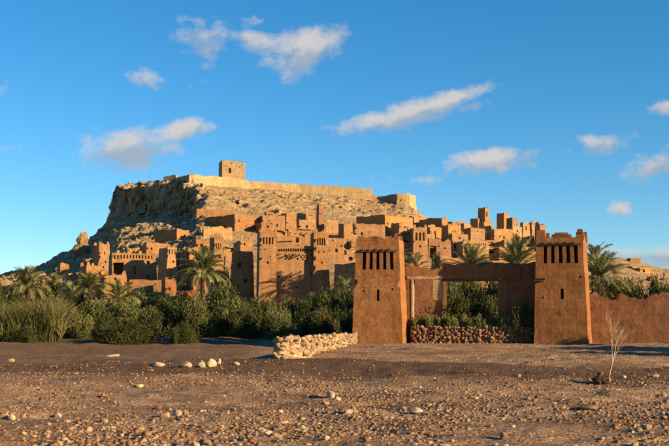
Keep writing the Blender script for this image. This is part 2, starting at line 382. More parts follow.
def lines(L_, cell, extra):
    n = max(1, int(round(L_ / cell))); xs = [i / n for i in range(n + 1)] + list(extra)
    xs = sorted(xs); outl = [xs[0]]
    ex = set(extra)
    for x in xs[1:]:
        if x - outl[-1] > 0.04 / max(L_, .1) * 1.5: outl.append(x)
        elif x in ex and outl[-1] not in ex and outl[-1] != 0: outl[-1] = x
        elif x in ex: outl.append(x)
    return outl
def wallface(mb, A, B, C, D, w_, h_, cell, holes=()):
    us = lines(w_, cell, [q for h in holes for q in h[:2]]); vs = lines(h_, cell, [q for h in holes for q in h[2:4]])
    for i in range(len(us) - 1):
        for j in range(len(vs) - 1):
            uc, vc = (us[i] + us[i + 1]) / 2, (vs[j] + vs[j + 1]) / 2
            if any(h[0] < uc < h[1] and h[2] < vc < h[3] for h in holes): continue
            mb.quad(bil(A, B, C, D, us[i], vs[j]), bil(A, B, C, D, us[i + 1], vs[j]), bil(A, B, C, D, us[i + 1], vs[j + 1]), bil(A, B, C, D, us[i], vs[j + 1]))
def warp(vs, seed, amp, h, rag, sc=0.5):
    v = np.array(vs); q = v * sc + seed * 13.7
    d = np.stack([fbm(q[:, 0], q[:, 1], q[:, 2], 3), fbm(q[:, 0] + 31, q[:, 1], q[:, 2], 3), fbm(q[:, 0], q[:, 1] + 57, q[:, 2], 3)], 1) - .5
    v = v + d * amp * 2
    if rag > 0:      # crumbled top: whole columns are pressed down, most at the crown
        q = np.array(vs); e = fbm(q[:, 0] * .55 + seed, q[:, 1] * .55, None, 4, .65)
        e = np.clip((e - .40) * 2.4, 0, 1) + .25 * (_h(np.floor(q[:, 0] * 1.1 + q[:, 1] * .9 + seed), np.floor(q[:, 1] * .3), np.zeros(len(q))) - .5)
        span = 2.2 * rag + .5; k = np.clip((q[:, 2] - (h - span)) / span, 0, 1)
        v[:, 2] -= rag * e * k
    return v
NSEED = [0]
def block(root, loc, yaw, w_, d_, h_, bl=0.0, br=0.0, bf=None, holes=(), mat='mud', cell=0.9, amp=0.07, rag=0.25, flip=1, niches='window', deep=1.0, angle=32, lholes=(), partname='wall', sub=False, parapet=0.45):
    """battered mud block; local x runs along the front from its left corner, -y faces out. holes: (x0,x1,z0,z1,depth) in metres"""
    NSEED[0] += 1; sd = NSEED[0] * 1.37
    if bf is None: bf = (bl + br) / 2
    bb = bf
    O = [(0, 0, 0), (w_, 0, 0), (w_, d_, 0), (0, d_, 0)]
    T = [(bl, bf, h_), (w_ - br, bf, h_), (w_ - br, d_ - bb, h_), (bl, d_ - bb, h_)]
    mb = MB()
    def norm(h, W_):
        return (h[0] / W_, h[1] / W_, h[2] / h_, h[3] / h_)
    hf = [norm(h, w_) for h in holes]; hl = [norm(h, d_) for h in lholes]
    wallface(mb, O[0], O[1], T[1], T[0], w_, h_, cell, hf)
    wallface(mb, O[3], O[0], T[0], T[3], d_, h_, cell, hl)
    wallface(mb, O[1], O[2], T[2], T[1], d_, h_, cell)
    wallface(mb, O[2], O[3], T[3], T[2], w_, h_, cell * 1.5)
    th = min(0.4, w_ * .2, d_ * .2)
    I = [(T[0][0] + th, T[0][1] + th, h_), (T[1][0] - th, T[1][1] + th, h_), (T[2][0] - th, T[2][1] - th, h_), (T[3][0] + th, T[3][1] - th, h_)]
    Bt = [(q[0], q[1], h_ - parapet - max(rag, 0)) for q in I]
    for k in range(4):
        k2 = (k + 1) % 4; ln = w_ if k % 2 == 0 else d_
        cc = cell if k != 2 else cell * 1.5
        wallface(mb, T[k], T[k2], I[k2], I[k], ln, th, cc if ln > cc else ln, ())
        wallface(mb, I[k2], I[k], Bt[k], Bt[k2], ln, .5, cc, ())
    mb.quad(*Bt)
    v = warp(mb.v, sd, amp, h_, rag)
    me = mesh_np(partname, v, mb.f, M[mat], True, angle)
    if sub:
        wall = link(partname, me, root, loc, (0, 0, yaw)); par = wall
    else:
        wall = link(partname, me, root); par = root
    def recess(h, A, B, C, D, nrm, hn, nm):
        m2 = MB(); dp = h[4] if len(h) > 4 else deep
        q = [bil(A, B, C, D, hn[0], hn[2]), bil(A, B, C, D, hn[1], hn[2]), bil(A, B, C, D, hn[1], hn[3]), bil(A, B, C, D, hn[0], hn[3])]
        r = [tuple(p[i] + nrm[i] * dp for i in range(3)) for p in q]
        for k in range(4): m2.quad(q[k], q[(k + 1) % 4], r[(k + 1) % 4], r[k])
        m2.quad(*r)
        vv = warp(m2.v, sd, amp, h_, rag)
        link(nm, mesh_np(nm, vv, m2.f, M[mat]), par)
    for h, hn in zip(holes, hf): recess(h, O[0], O[1], T[1], T[0], (0, 1, 0), hn, h[5] if len(h) > 5 else niches)
    for h, hn in zip(lholes, hl): recess(h, O[3], O[0], T[0], T[3], (1, 0, 0), hn, 'window')
    return wall
def warpbox(name, root, x0, x1, y0, y1, z0, z1, mat, seed=1., amp=.05, taper=0., cell=0.4, loc=None, rz=0):
    mb = MB()
    c = [(x0, y0, z0), (x1, y0, z0), (x1, y1, z0), (x0, y1, z0)]
    tx, ty = (x1 - x0) * taper, (y1 - y0) * taper
    T = [(x0 + tx, y0 + ty, z1), (x1 - tx, y0 + ty, z1), (x1 - tx, y1 - ty, z1), (x0 + tx, y1 - ty, z1)]
    for k in range(4):
        k2 = (k + 1) % 4; wallface(mb, c[k], c[k2], T[k2], T[k], (x1 - x0) if k % 2 == 0 else (y1 - y0), z1 - z0, cell)
    wallface(mb, T[0], T[1], T[2], T[3], x1 - x0, y1 - y0, cell); mb.quad(c[3], c[2], c[1], c[0])
    v = warp(mb.v, seed, amp, z1, 0, 1.3)
    return link(name, mesh_np(name, v, mb.f, M[mat], True, 40), root, loc or (0, 0, 0), (0, 0, rz))
def inv_D(px_, py_):
    Ds = np.linspace(114, 300, 373); z = hill_z(px2(px_, Ds), Ds); y = HY - F * (z - EYE) / Ds
    i = np.argmax(y <= py_ + 0.0) if (y <= py_).any() else len(Ds) - 1
    return float(Ds[i])
def house(name, xl, xr, yt, yb, label, cat='house', yaw=16, xb=None, d=None, D=None, mat='mud', wins=(), merl=0, crest=False, bat=0.03, rag=0.25, row=None, lw=(), cell=None, amp=.09, group='mud brick houses of the hillside village', beams=False):
    if D is None: D = inv_D((xl + xr) / 2, yb)
    tl, tr = (xl - CX) / F, (xr - CX) / F
    if xb is not None:      # turn the house until a sensible depth shows that much of its left wall
        want = max(4.0, min(9.0, D * (tr - tl) * 1.2)); tb = (xb - CX) / F
        for yw in [yaw + 2 * i for i in range(25)]:
            if yw > 50: break
            den = math.sin(R(yw)) + tb * math.cos(R(yw)); yaw = yw
            if den > .05 and (tl - tb) * D / den <= want: break
    s, c = math.sin(R(yaw)), math.cos(R(yaw))
    Lx = tl * D; w_ = D * (tr - tl) / (c - tr * s)
    if xb is not None:
        tb = (xb - CX) / F; d = min(14.0, (Lx - tb * D) / max(.05, s + tb * c))
    if d is None: d = max(3.0, min(w_, 7.0))
    zb = zy(yb, D) - 2.2; h = zy(yt, D) - zb
    root = empty(name, (Lx, D, zb), R(yaw))
    prop(root, label, cat, group)
    def U_(px_):
        q = (px_ - CX) / F; return (q * D - Lx) / (c - q * s)
    def hole(px_, py_, wp, hp, dp=None, nm=None):
        u0, u1 = U_(px_ - wp / 2), U_(px_ + wp / 2); Dm = D + (u0 + u1) / 2 * s
        z1 = zy(py_ - hp / 2, Dm) - zb; z0 = zy(py_ + hp / 2, Dm) - zb
        m_ = .12; u0 = max(m_, u0); u1 = min(w_ - m_, u1); z0 = max(.1, z0); z1 = min(h - .25, z1)
        if u1 - u0 < .1 or z1 - z0 < .1: return None
        dd = dp if dp else min(max(.7, (u1 - u0) * 1.2), 2.2)
        return (u0, u1, z0, z1, min(dd, d * .6), nm or 'window')
    hs_ = []
    for q in wins: hs_.append(hole(*q))
    if row:
        n_, xa, xb_, yc, wp, hp = row
        for i in range(n_): hs_.append(hole(xa + (xb_ - xa) * i / max(1, n_ - 1), yc, wp, hp, .35, 'niche'))
    hs_ = [q for q in hs_ if q]
    rw_ = random.Random(int(xl * 7 + yt * 13))          # a few more small openings
    for _ in range(1 + int(w_ * h / 45)):
        u = rw_.uniform(.6, max(.7, w_ - 1.1)); z = rw_.uniform(h * .45, h - 1.4); a_ = rw_.uniform(.28, .5)
        if u + a_ < w_ - .4 and z > 2.6 and all(u > q[1] + .3 or u + a_ < q[0] - .3 or z > q[3] + .3 or z + a_ * 1.4 < q[2] - .3 for q in hs_): hs_.append((u, u + a_, z, z + a_ * rw_.uniform(1, 1.6), .7, 'window'))
    b_ = min(h * bat, w_ * .12)
    big = w_ * h
    block(root, None, 0, w_, d, h, b_, b_, holes=hs_, mat=mat, cell=cell or (0.8 if big > 60 else .6), amp=amp, rag=rag, lholes=[])
    sd = random.random() * 50
    if merl:   # stepped corner horns
        hs2 = .38 * merl
        for (cx_, cy_) in ((b_, b_), (w_ - b_ - .55, b_), (b_, d - b_ - .55), (w_ - b_ - .55, d - b_ - .55)):
            warpbox('merlon', root, cx_, cx_ + .55, cy_, cy_ + .55, h - .3, h + hs2 * 1.25, mat, sd, .05, .22, .3)
    if crest:
        k = max(2, int(w_ / 1.5))
        for i in range(k):
            x_ = .8 + (w_ - 1.9) * i / max(1, k - 1); warpbox('merlon', root, x_, x_ + .5, b_ + .02, b_ + .36, h - .3, h + .35, mat, sd, .05, .15, .3)
    if beams:
        for i in range(int(w_ / 1.1)):
            x_ = .6 + i * 1.1; z_ = h - 1.0 - .1 * (i % 2)
            if x_ < w_ - .4: warpbox('beam', root, x_, x_ + .14, -.45 + b_, .3, z_, z_ + .13, 'wood', sd, .01, 0, .6)
    return root

# ------------------------------------------------------------------ the village on the slope
H = house
mh, mt, rh = 'mud_house', 'mud_tower', 'ruined_house'
# left flank
H(mh, -6, 11, 285, 296, 'low sunlit mud house at the far left edge beyond the palms', yaw=20, d=5, rag=.5)
H(rh, 74, 85, 247, 258, 'small broken mud hut right below the dark rock pinnacle', yaw=24, d=4, rag=1.4)
H(rh, 55, 59, 267, 275, 'tiny lone mud shed on the dark left slope', yaw=18, d=3, rag=.6, cat='shed')
H(mt, 98.5, 111, 244, 281, 'square mud tower joined to the left end of the long niche-topped wall', cat='tower', yaw=20, xb=92, wins=[(106, 262, 1.6, 2.2), (105, 253, 1.2, 3)], merl=1, bat=.02)
H(mh, 111, 157.5, 252.5, 286, 'long mud house with a row of little niches along its top and two dark openings', yaw=17, d=7, wins=[(118, 268, 11, 11, 3, 'doorway'), (134.5, 270, 3, 8), (149, 262.5, 3, 3)], row=(13, 114, 153, 256.6, 1.5, 4), rag=.2, crest=True, D=143)
H(mh, 86, 103, 265, 285, 'plain mud house in front of the square tower, above the palm crowns', yaw=16, xb=78, wins=[(101, 275, 2, 6)], merl=1, D=138)
H(mh, 103, 128, 274, 302, 'low mud house with one small dark window beside the plain house', yaw=14, d=6, wins=[(115.5, 278.5, 2.4, 3), (126, 283, 1.5, 2)], merl=1, D=136)
H(mh, 127.5, 165, 279, 308, 'shaded mud house with an arched doorway behind the bushes', yaw=4, d=7, wins=[(148, 297, 6, 12, 2.2, 'doorway'), (156, 284, 1.6, 2)], D=138)
H(mt, 164.5, 178, 276.5, 308, 'reddish mud tower with one pale framed window left of the big palm', cat='tower', yaw=9, xb=160, mat='mud_red', bat=.05, wins=[(169.5, 288.5, 2.6, 3.6, .3)], rag=.5, D=133)
H(mh, 178, 200, 290, 309, 'low reddish mud wall house hidden behind the big single palm', yaw=8, d=6, mat='mud_red', rag=.5)
H(mt, 166.5, 179, 247, 290, 'two-storey mud house with three niches at its top above the reddish tower', yaw=18, xb=157, wins=[(174, 261.5, 2, 2.6)], row=(3, 169, 176, 251.5, 1.4, 5), rag=.2, cat='house', D=138.5)
H(mh, 179, 190.5, 251, 290, 'plain mud house joined to the right of the three-niche house', yaw=18, D=139, d=6, rag=.2)
H(mh, 146, 167, 242, 256, 'broad low mud house behind the long niche-topped wall', yaw=24, d=6, rag=.6)
H(mh, 177, 190, 228, 245, 'mud house below the cliff with a long dark side wall', yaw=34, xb=154, rag=.4)
H(rh, 189.5, 193.5, 237, 248, 'narrow broken wall stub between the cliff-foot house and the windowed house', yaw=24, d=4, rag=1.0)
H(mh, 195.5, 210, 238.5, 254, 'small mud house with one dark square window beside the slotted tower', yaw=16, xb=191, wins=[(201.5, 245, 3, 4)], rag=.8)
H(mt, 213.5, 224.5, 236.5, 290, 'tall mud tower with three long slots behind the big palm', cat='tower', yaw=20, xb=208.5, row=(3, 216, 221.5, 246, 1.1, 6), wins=[(219, 262, 1.5, 2)], merl=1, bat=.015)
H(rh, 223, 241, 243.5, 262, 'roofless ruin with a dark void right of the slotted tower', yaw=18, d=6, wins=[(229, 247, 9, 6, 3), (237, 248, 3, 5)], rag=1.2)
H(mh, 239.5, 254, 239.5, 272, 'mud house with one high window left of the big kasbah', yaw=17, d=6, wins=[(244.5, 243.5, 2, 2.6), (249, 256, 1.6, 2)], merl=1)
H(mh, 224, 240, 254, 296, 'mud house with a ragged top next to the kasbah and the tall dark recess', yaw=17, xb=222, wins=[(231, 268, 1.5, 2)], rag=.9)
H(mh, 228, 253, 300, 312, 'low garden house with a flat top just left of the kasbah foot', yaw=12, d=5, rag=.3)
H(mh, 229, 255, 251, 309, 'dark recessed house front between the big palm and the kasbah', yaw=4, d=4, wins=[(246, 281, 3, 4)], rag=.6, D=117.5)
H(rh, 203, 233, 226, 240, 'sandy heap-topped ruin below the great dark-sided house', yaw=14, d=9, rag=1.9, mat='mud_pale', amp=.2)
H(mh, 234.5, 262, 214, 234, 'great mud house with a long dark side wall under the rocky slope', yaw=33, xb=204, wins=[(256, 223.5, 2.2, 7), (247, 226, 1, 1)], rag=.25)
H(mh, 262, 286, 215, 234, 'plain mud house with small openings right of the great dark-sided house', yaw=20, d=8, wins=[(269, 221, 1.2, 1.4)], rag=.6)
H('terrace_wall', 196, 234, 208.5, 220, 'sunlit upper terrace wall above the great dark-sided house', yaw=16, d=1.6, cat='wall', rag=.3)
H(rh, 266, 288, 211.5, 222, 'roofless ruin with dark hollows just under the rocky slope', yaw=20, xb=264, wins=[(271, 214.6, 6, 3, 2.5), (283, 215.5, 6, 2.5, 2.5)], rag=1.2)
H(rh, 279, 283, 209, 216, 'dark stub of a ruined wall above the hollowed ruin', yaw=40, d=4, rag=.8, cat='wall')
H(mh, 286, 316, 212, 230, 'long plain mud house left of the slim tower', yaw=20, d=8, rag=.4, wins=[(311.5, 213.5, 3.5, 3, 2.5), (296, 220, 1, 1.2)])
H(mt, 318.5, 324.5, 205.5, 232, 'slim tall mud tower standing alone above the roofs', cat='tower', yaw=24, xb=315.8, wins=[(322, 214, 1.2, 1.6)], merl=1, bat=.02)
H(mh, 326, 339, 218, 234, 'mud house with a dark side right of the slim tower', yaw=40, xb=325, rag=.6, wins=[(331, 220, 8, 4.5, 3)])
H(mh, 343.5, 354, 223, 250, 'tall narrow mud house with a dark side right of the slim tower', yaw=28, xb=337, wins=[(353, 233, 1.4, 1.4)], rag=.3)
H(mh, 354, 386, 223, 244, 'broad plain mud house in front of the long row-windowed house', yaw=14, d=7, wins=[(382, 226.5, 1, 1.2), (369, 232, 1, 1)], rag=.2)
H(mh, 385, 414, 214, 236, 'long mud house with a row of windows and a dark side wall under the ridge', yaw=31, xb=355, row=(6, 388, 411, 223.5, 1.5, 1.7), wins=[(390.5, 215.5, 1.2, 1.2)], rag=.25)
H(mh, 276, 314, 235.5, 252, 'flat roofed mud house rising right behind the kasbah wall', yaw=14, d=6, wins=[(284, 241.5, 16, 1.6, 1.5), (297.5, 240, 3.5, 5)], rag=.4)
H(rh, 274, 288, 229.5, 242, 'broken mud house with a dark gap just behind the left kasbah tower', yaw=14, d=5, wins=[(281, 232.5, 9, 4, 3)], rag=.9)
H(rh, 288, 312, 228, 241, 'roofed ruin with dark shade under beams behind the kasbah', yaw=14, d=5, wins=[(304, 229.8, 16, 1.6, 2), (302, 236, 6, 3, .4)], rag=.7, beams=True)
H(mh, 327, 345, 238, 262, 'mud house with ragged roof right of the right kasbah tower', yaw=12, d=6, wins=[(333, 240.5, 1.4, 1.8), (342, 246, 1.5, 2)], rag=.8)
H(rh, 336, 356, 246.5, 262, 'stepped broken house with a dark doorway beside the left gate tower', yaw=14, d=5, wins=[(343, 250, 8, 7, 3, 'doorway'), (351, 258, 4, 4)], rag=1.2)
H(mh, 353, 380, 262, 308, 'tall shaded house side between the kasbah and the left gate tower', yaw=44, xb=332, rag=.5, D=112)
H(mh, 351, 372, 240, 252, 'low mud house just visible over the top of the left gate tower', yaw=14, d=5, rag=.8)
H(rh, 401, 413, 231, 262, 'broken mud house with a dark jagged window left of the ornate tower', yaw=12, d=6, wins=[(406, 238, 7, 9, 3)], rag=1.0)
H(mt, 413, 428.5, 227.5, 266, 'ornate mud tower with carved niches right of the left gate tower', cat='tower', yaw=12, d=5, wins=[(420.5, 246, 1.8, 2.6), (416.5, 257, 1.4, 1.6)], row=(3, 416.5, 424.5, 236.5, 2.2, 8), merl=1.2, bat=.02, cell=.6)
H(mh, 410, 428, 262, 276, 'low mud house at the foot of the ornate tower', yaw=10, d=5, rag=.5, D=118)
H(mh, 442, 449, 217, 240, 'long dark-sided mud house high on the right shoulder of the ridge', yaw=44, xb=418, rag=.5)
H(mh, 448, 462, 225, 246, 'square mud house with two small windows and a dark left side', yaw=27, xb=440.5, wins=[(453, 231.5, 1, 2.2), (455.5, 231.5, 1, 2.2)], merl=.8, rag=.2)
H(rh, 436, 452, 222, 234, 'sloping low ruin under the ridge beside the dark-sided house', yaw=20, d=5, rag=.8, wins=[(441, 223, 5, 1.5, 2)])
H(mh, 452, 458, 221, 232, 'small mud house peeping above the two-windowed square house', yaw=20, d=4, rag=.2)
H(mh, 457.5, 466, 221, 232, 'dark sided mud house on the right skyline', yaw=46, xb=457, d=5, rag=.2)
H(mh, 470.5, 486, 227.5, 248, 'square mud house with three small windows below the twin skyline towers', yaw=24, xb=462.5, wins=[(470.6, 232, 1, 1.6), (478, 231, 1, 2), (482.5, 232, 1, 1.6)], rag=.15)
H(mt, 478, 481, 218, 234, 'squat dark mud tower leftmost on the right skyline', cat='tower', yaw=58, xb=470, rag=.2, bat=.01)
H(mt, 485, 489.5, 207.5, 232, 'tallest square mud tower on the right skyline', cat='tower', yaw=42, xb=477.5, wins=[(487, 214, 1.6, 5)], merl=.5, rag=.15, bat=.015)
H(mh, 484, 494, 221, 236, 'mud house leaning on the foot of the tallest skyline tower', yaw=30, xb=478, rag=.4)
H(mt, 504, 509.5, 213, 234, 'wide flat-topped mud tower in the middle of the right skyline', cat='tower', yaw=42, xb=496.5, rag=.3, bat=.01, merl=.4)
H(mt, 512.5, 518, 217.5, 240, 'lower mud tower right of the wide flat-topped one', cat='tower', yaw=42, xb=506, rag=.3, bat=.01)
H(mh, 494, 514, 228.5, 250, 'broad mud house with two dark windows left of the right gate tower', yaw=24, xb=486, wins=[(504.5, 237.5, 1.8, 3), (500, 236.5, 1.2, 2.2), (503, 230, 1.6, 1)], rag=.15)
H(mh, 486, 499, 240, 254, 'small dark-windowed mud house in the hollow under the broad one', yaw=18, d=4, wins=[(494.5, 239.5, 2, 2), (490, 244, 8, 4, 2)], rag=.5)
H(rh, 523, 531, 222, 244, 'broken tall ruin left of the skyline ruin cluster', yaw=36, xb=519, wins=[(526, 228, 3, 4, 2)], rag=1.5)
H(rh, 532, 541, 219.5, 244, 'dark crumbling ruin on the skyline just left of the right gate tower', yaw=44, xb=527, wins=[(536, 226, 4, 5, 3)], rag=1.8)
H(rh, 540, 547, 222, 244, 'jagged ruin end peeping out beside the right gate tower top', yaw=34, xb=534, rag=1.2, D=245)
H(rh, 519, 536, 235, 252, 'low ruined terrace with dark doorways under the skyline ruins', yaw=20, d=5, wins=[(525, 237, 7, 4, 2.5), (533, 238, 4, 5, 2.5)], rag=1.0)
H(mh, 463, 489, 240.5, 262, 'wide mud house with a carved frieze over the gate palms', yaw=12, d=6, row=(11, 466, 486, 244.5, 1.1, 1.6), wins=[(470, 252, 1.4, 1.6)], rag=.15, bat=.01)
H(mh, 453, 464, 241, 258, 'plain mud house with a dark doorway left of the carved frieze house', yaw=18, xb=450, wins=[(457, 245, 7, 5, 2.5, 'doorway')], rag=.4)
H(mh, 428, 452, 239, 262, 'ragged mud house with a tall dark opening right of the ornate tower', yaw=10, d=6, wins=[(433, 252, 7, 12, 3, 'doorway'), (445, 247, 2, 2)], rag=1.3)
H(mh, 488, 500, 247, 262, 'small mud house with a dark door left of the gate palm', yaw=12, d=5, wins=[(492, 251, 6, 5, 2, 'doorway')], rag=.3)
H(mh, 499, 535, 245, 264, 'plain long mud house behind the palm beside the right gate tower', yaw=14, d=6, rag=.5, wins=[(528, 252, 2, 2)])
H(mh, 440, 470, 256, 272, 'low plain mud wall house right behind the gate lintel', yaw=8, d=5, D=122, rag=.5)
H(mh, 470, 534, 259, 273, 'low long mud house directly behind the gate wall', yaw=8, d=5, D=120, rag=.5)
H(mh, 428, 436, 224, 238, 'shaded mud house tucked behind the ornate tower', yaw=40, xb=420, d=7, rag=.5)
# smaller houses packed between the larger ones
H(mh, 60, 70, 263, 277, 'small mud house halfway down the dark left slope', yaw=26, d=4, rag=.8)
H(rh, 66, 82, 272, 288, 'broken mud enclosure above the left palms', yaw=24, d=5, rag=1.2, wins=[(72, 277, 4, 4, 2)])
H(mh, 85, 93, 258, 270, 'little mud house left of the square tower on the left flank', yaw=26, d=4, rag=.5)
H(mh, 42, 52, 277, 290, 'mud hut between the leftmost palms, low on the slope', yaw=24, d=4, rag=.9)
H(mh, 127, 145, 246.5, 256, 'low mud house peeping over the middle of the long niche-topped wall', yaw=24, d=5, rag=.7, wins=[(134, 249.5, 2, 2)])
H(rh, 188, 199, 246, 262, 'broken mud house between the plain joined house and the windowed house', yaw=22, d=5, rag=1.2, wins=[(193, 252, 3, 4, 2)])
H(mh, 193, 212, 258, 290, 'tall mud house directly behind the crown of the big palm', yaw=20, xb=187, D=136, rag=.6, wins=[(200, 263, 2, 3)])
H(mh, 214, 231, 270, 306, 'mud house with a flat top low between the big palm and the dark recess', yaw=16, d=5, rag=.4, D=124, wins=[(220, 277, 2, 2.5)])
H(mh, 261, 276, 221.5, 236, 'narrow mud terrace house above the left kasbah tower', yaw=20, d=5, rag=.5, wins=[(268, 226, 2, 3)])
H(mh, 299, 317, 218.5, 234, 'plain mud house at the foot of the slim tower', yaw=26, xb=296, rag=.3)
H(rh, 345, 360, 233, 250, 'stepped mud ruin above the left gate tower corner', yaw=20, d=5, rag=1.1, wins=[(350, 238, 5, 4, 2)])
H(mh, 399, 412, 222, 238, 'mud house under the right end of the row-windowed house', yaw=20, d=5, rag=.4, wins=[(405, 227, 1.6, 2)])
H(mh, 423, 436, 232, 248, 'mud house right behind the shoulder of the ornate tower', yaw=24, xb=417, rag=.6)
H(mh, 430, 444, 226.5, 240, 'half hidden mud house between ornate tower and two-windowed house', yaw=36, xb=424, rag=.5)
H(mh, 452, 469, 233.5, 248, 'low mud house below the two-windowed square house', yaw=20, xb=447, rag=.6, wins=[(460, 238, 2, 2)])
H(mh, 464, 472, 223, 236, 'narrow mud house between the two-windowed and the three-windowed house', yaw=36, xb=458, rag=.4)
H(mh, 487, 497, 231, 243, 'shaded mud house in the gap beneath the tallest skyline tower', yaw=36, xb=482, rag=.4)
H(mh, 513, 523, 226, 244, 'tall mud house right of the lower skyline tower', yaw=38, xb=507, rag=.5, wins=[(518, 231, 1.6, 2)])
H(rh, 504, 521, 240, 256, 'crumbled terrace house above the big gate palm', yaw=22, d=5, rag=1.2, wins=[(511, 244, 6, 4, 2)])
H(mh, 414, 426, 215.5, 228, 'dark sided mud house where the ridge drops to the right', yaw=44, xb=408, rag=.5)
H(mh, 427, 441, 219, 230, 'stepped mud house on the slope just under the ridge end', yaw=40, xb=421, rag=.7)
# the far village on the right
G2 = 'mud houses of the far hamlet right of the gate'
H(mh, 612, 642, 275, 290, 'lower mud house of the far right hamlet with a flat pale front', yaw=14, d=7, D=205, group=G2, rag=.3, wins=[(622, 282, 1.2, 1.6)])
H(mh, 633, 640, 266, 276, 'dark sided upper mud house of the far right hamlet', yaw=40, xb=606, D=235, group=G2, rag=.3)
H(rh, 592, 602, 266, 280, 'ruined mud house of the far right hamlet behind the palm', yaw=20, d=6, D=215, group=G2, rag=1.0, wins=[(597, 268, 3, 3, 2)])
H(rh, 640, 652, 268, 280, 'small broken mud house at the right end of the far hamlet', yaw=26, d=6, D=230, group=G2, rag=1.0, wins=[(643, 271, 5, 3, 2)])
H('terrace_wall', 630, 641, 258, 263, 'short mud wall on the crest of the far right hill', cat='wall', yaw=10, d=2, D=262, group=G2, rag=.5)
H('terrace_wall', 650, 669, 277, 286, 'mud garden wall right of the far hamlet', cat='wall', yaw=10, d=3, D=200, group=G2, rag=.8)

# ------------------------------------------------------------------ kasbah with two towers
def rowz(n, x0, x1, z0, z1, wd, dp, nm='niche'): return [(x0 + (x1 - x0) * i / (n - 1) - wd / 2, x0 + (x1 - x0) * i / (n - 1) + wd / 2, z0, z1, dp, nm) for i in range(n)]
KY = R(10); KD = 114.0
kz = 1.0
kr = empty('kasbah', (px2(258, KD), KD, kz), KY); prop(kr, 'large mud kasbah with two tall slotted towers and a niche row between them', 'kasbah')
kx = lambda p: (px2(p, KD) * 1.0 - px2(258, KD)) / (math.cos(KY) - (p - CX) / F * math.sin(KY))
def kzz(py): return zy(py, KD) - kz
wl = kx(277)
block(kr, (0, 0, 0), 0, wl, 2.9, kzz(230.5), .22, .12, holes=rowz(4, wl * .25, wl * .8, kzz(244), kzz(237), .2, .45) + [(wl * .45, wl * .55, kzz(263.5), kzz(261), .5), (wl * .42, wl * .5, kzz(283), kzz(281.5), .5), (wl * .3, wl * .38, kzz(250), kzz(248.5), .4), (wl * .62, wl * .7, kzz(257), kzz(255.8), .4)], mat='mud_kasbah', cell=.55, amp=.05, rag=.15, partname='tower', sub=True)
x1, x2 = kx(276), kx(313)
wm = x2 - x1
block(kr, (x1 - .1, 1.0, 0), 0, wm + .2, 7, kzz(244.5), 0, 0, bf=.25, holes=rowz(13, .6, wm - .3, kzz(250.5), kzz(247.3), .21, .3) + [(wm * f, wm * f + .2, kzz(q), kzz(q - 2), .4, 'window') for f, q in ((.3, 259), (.44, 258), (.62, 259), (.9, 258), (.12, 277), (.42, 277), (.7, 272), (.85, 262), (.25, 286), (.6, 288))], mat='mud_kasbah', cell=.55, amp=.05, rag=.12, partname='facade', sub=True)
x3, x4 = kx(313), kx(331)
block(kr, (x3, .25, 0), 0, x4 - x3, 3.0, kzz(230.5), .18, .2, holes=rowz(4, (x4 - x3) * .26, (x4 - x3) * .72, kzz(244), kzz(237), .19, .45) + [((x4 - x3) * .5, (x4 - x3) * .6, kzz(263), kzz(261), .5), ((x4 - x3) * .3, (x4 - x3) * .38, kzz(252), kzz(250), .5), ((x4 - x3) * .62, (x4 - x3) * .7, kzz(252), kzz(250), .5)], mat='mud_kasbah', cell=.55, amp=.05, rag=.15, partname='tower', sub=True)
for k, (xa, xb_) in enumerate(((0, wl), (x3, x4))):
    y0 = 0 if k == 0 else .25
    for cx_ in (xa + .25, xb_ - .85):
        for cy_ in (y0 + .25, y0 + 2.1): warpbox('merlon', kr, cx_, cx_ + .5, cy_, cy_ + .5, kzz(230.5) - .3, kzz(230.5) + .35, 'mud', k + .3, .05, .25, .25)
for i, f in enumerate((.12, .32, .55, .62)):   # poles poking out of the facade
    warpbox('beam', kr, x1 + wm * f, x1 + wm * f + .1, .3, 1.6, kzz(254 + (i % 2) * 1.0), kzz(254 + (i % 2) * 1.0) + .1, 'wood', 2, .01, 0, .6)
for f in (.3, .68):                            # carved relief panels under the niche row
    for j in range(3):
        for q in range(3 - j): warpbox('relief_block', kr, x1 + wm * f + (q + j * .5) * .42, x1 + wm * f + (q + j * .5) * .42 + .26, 1.08, 1.25, kzz(252.5 + j * 2.2) - .18, kzz(252.5 + j * 2.2), 'mud', 3, .01, 0, .6)

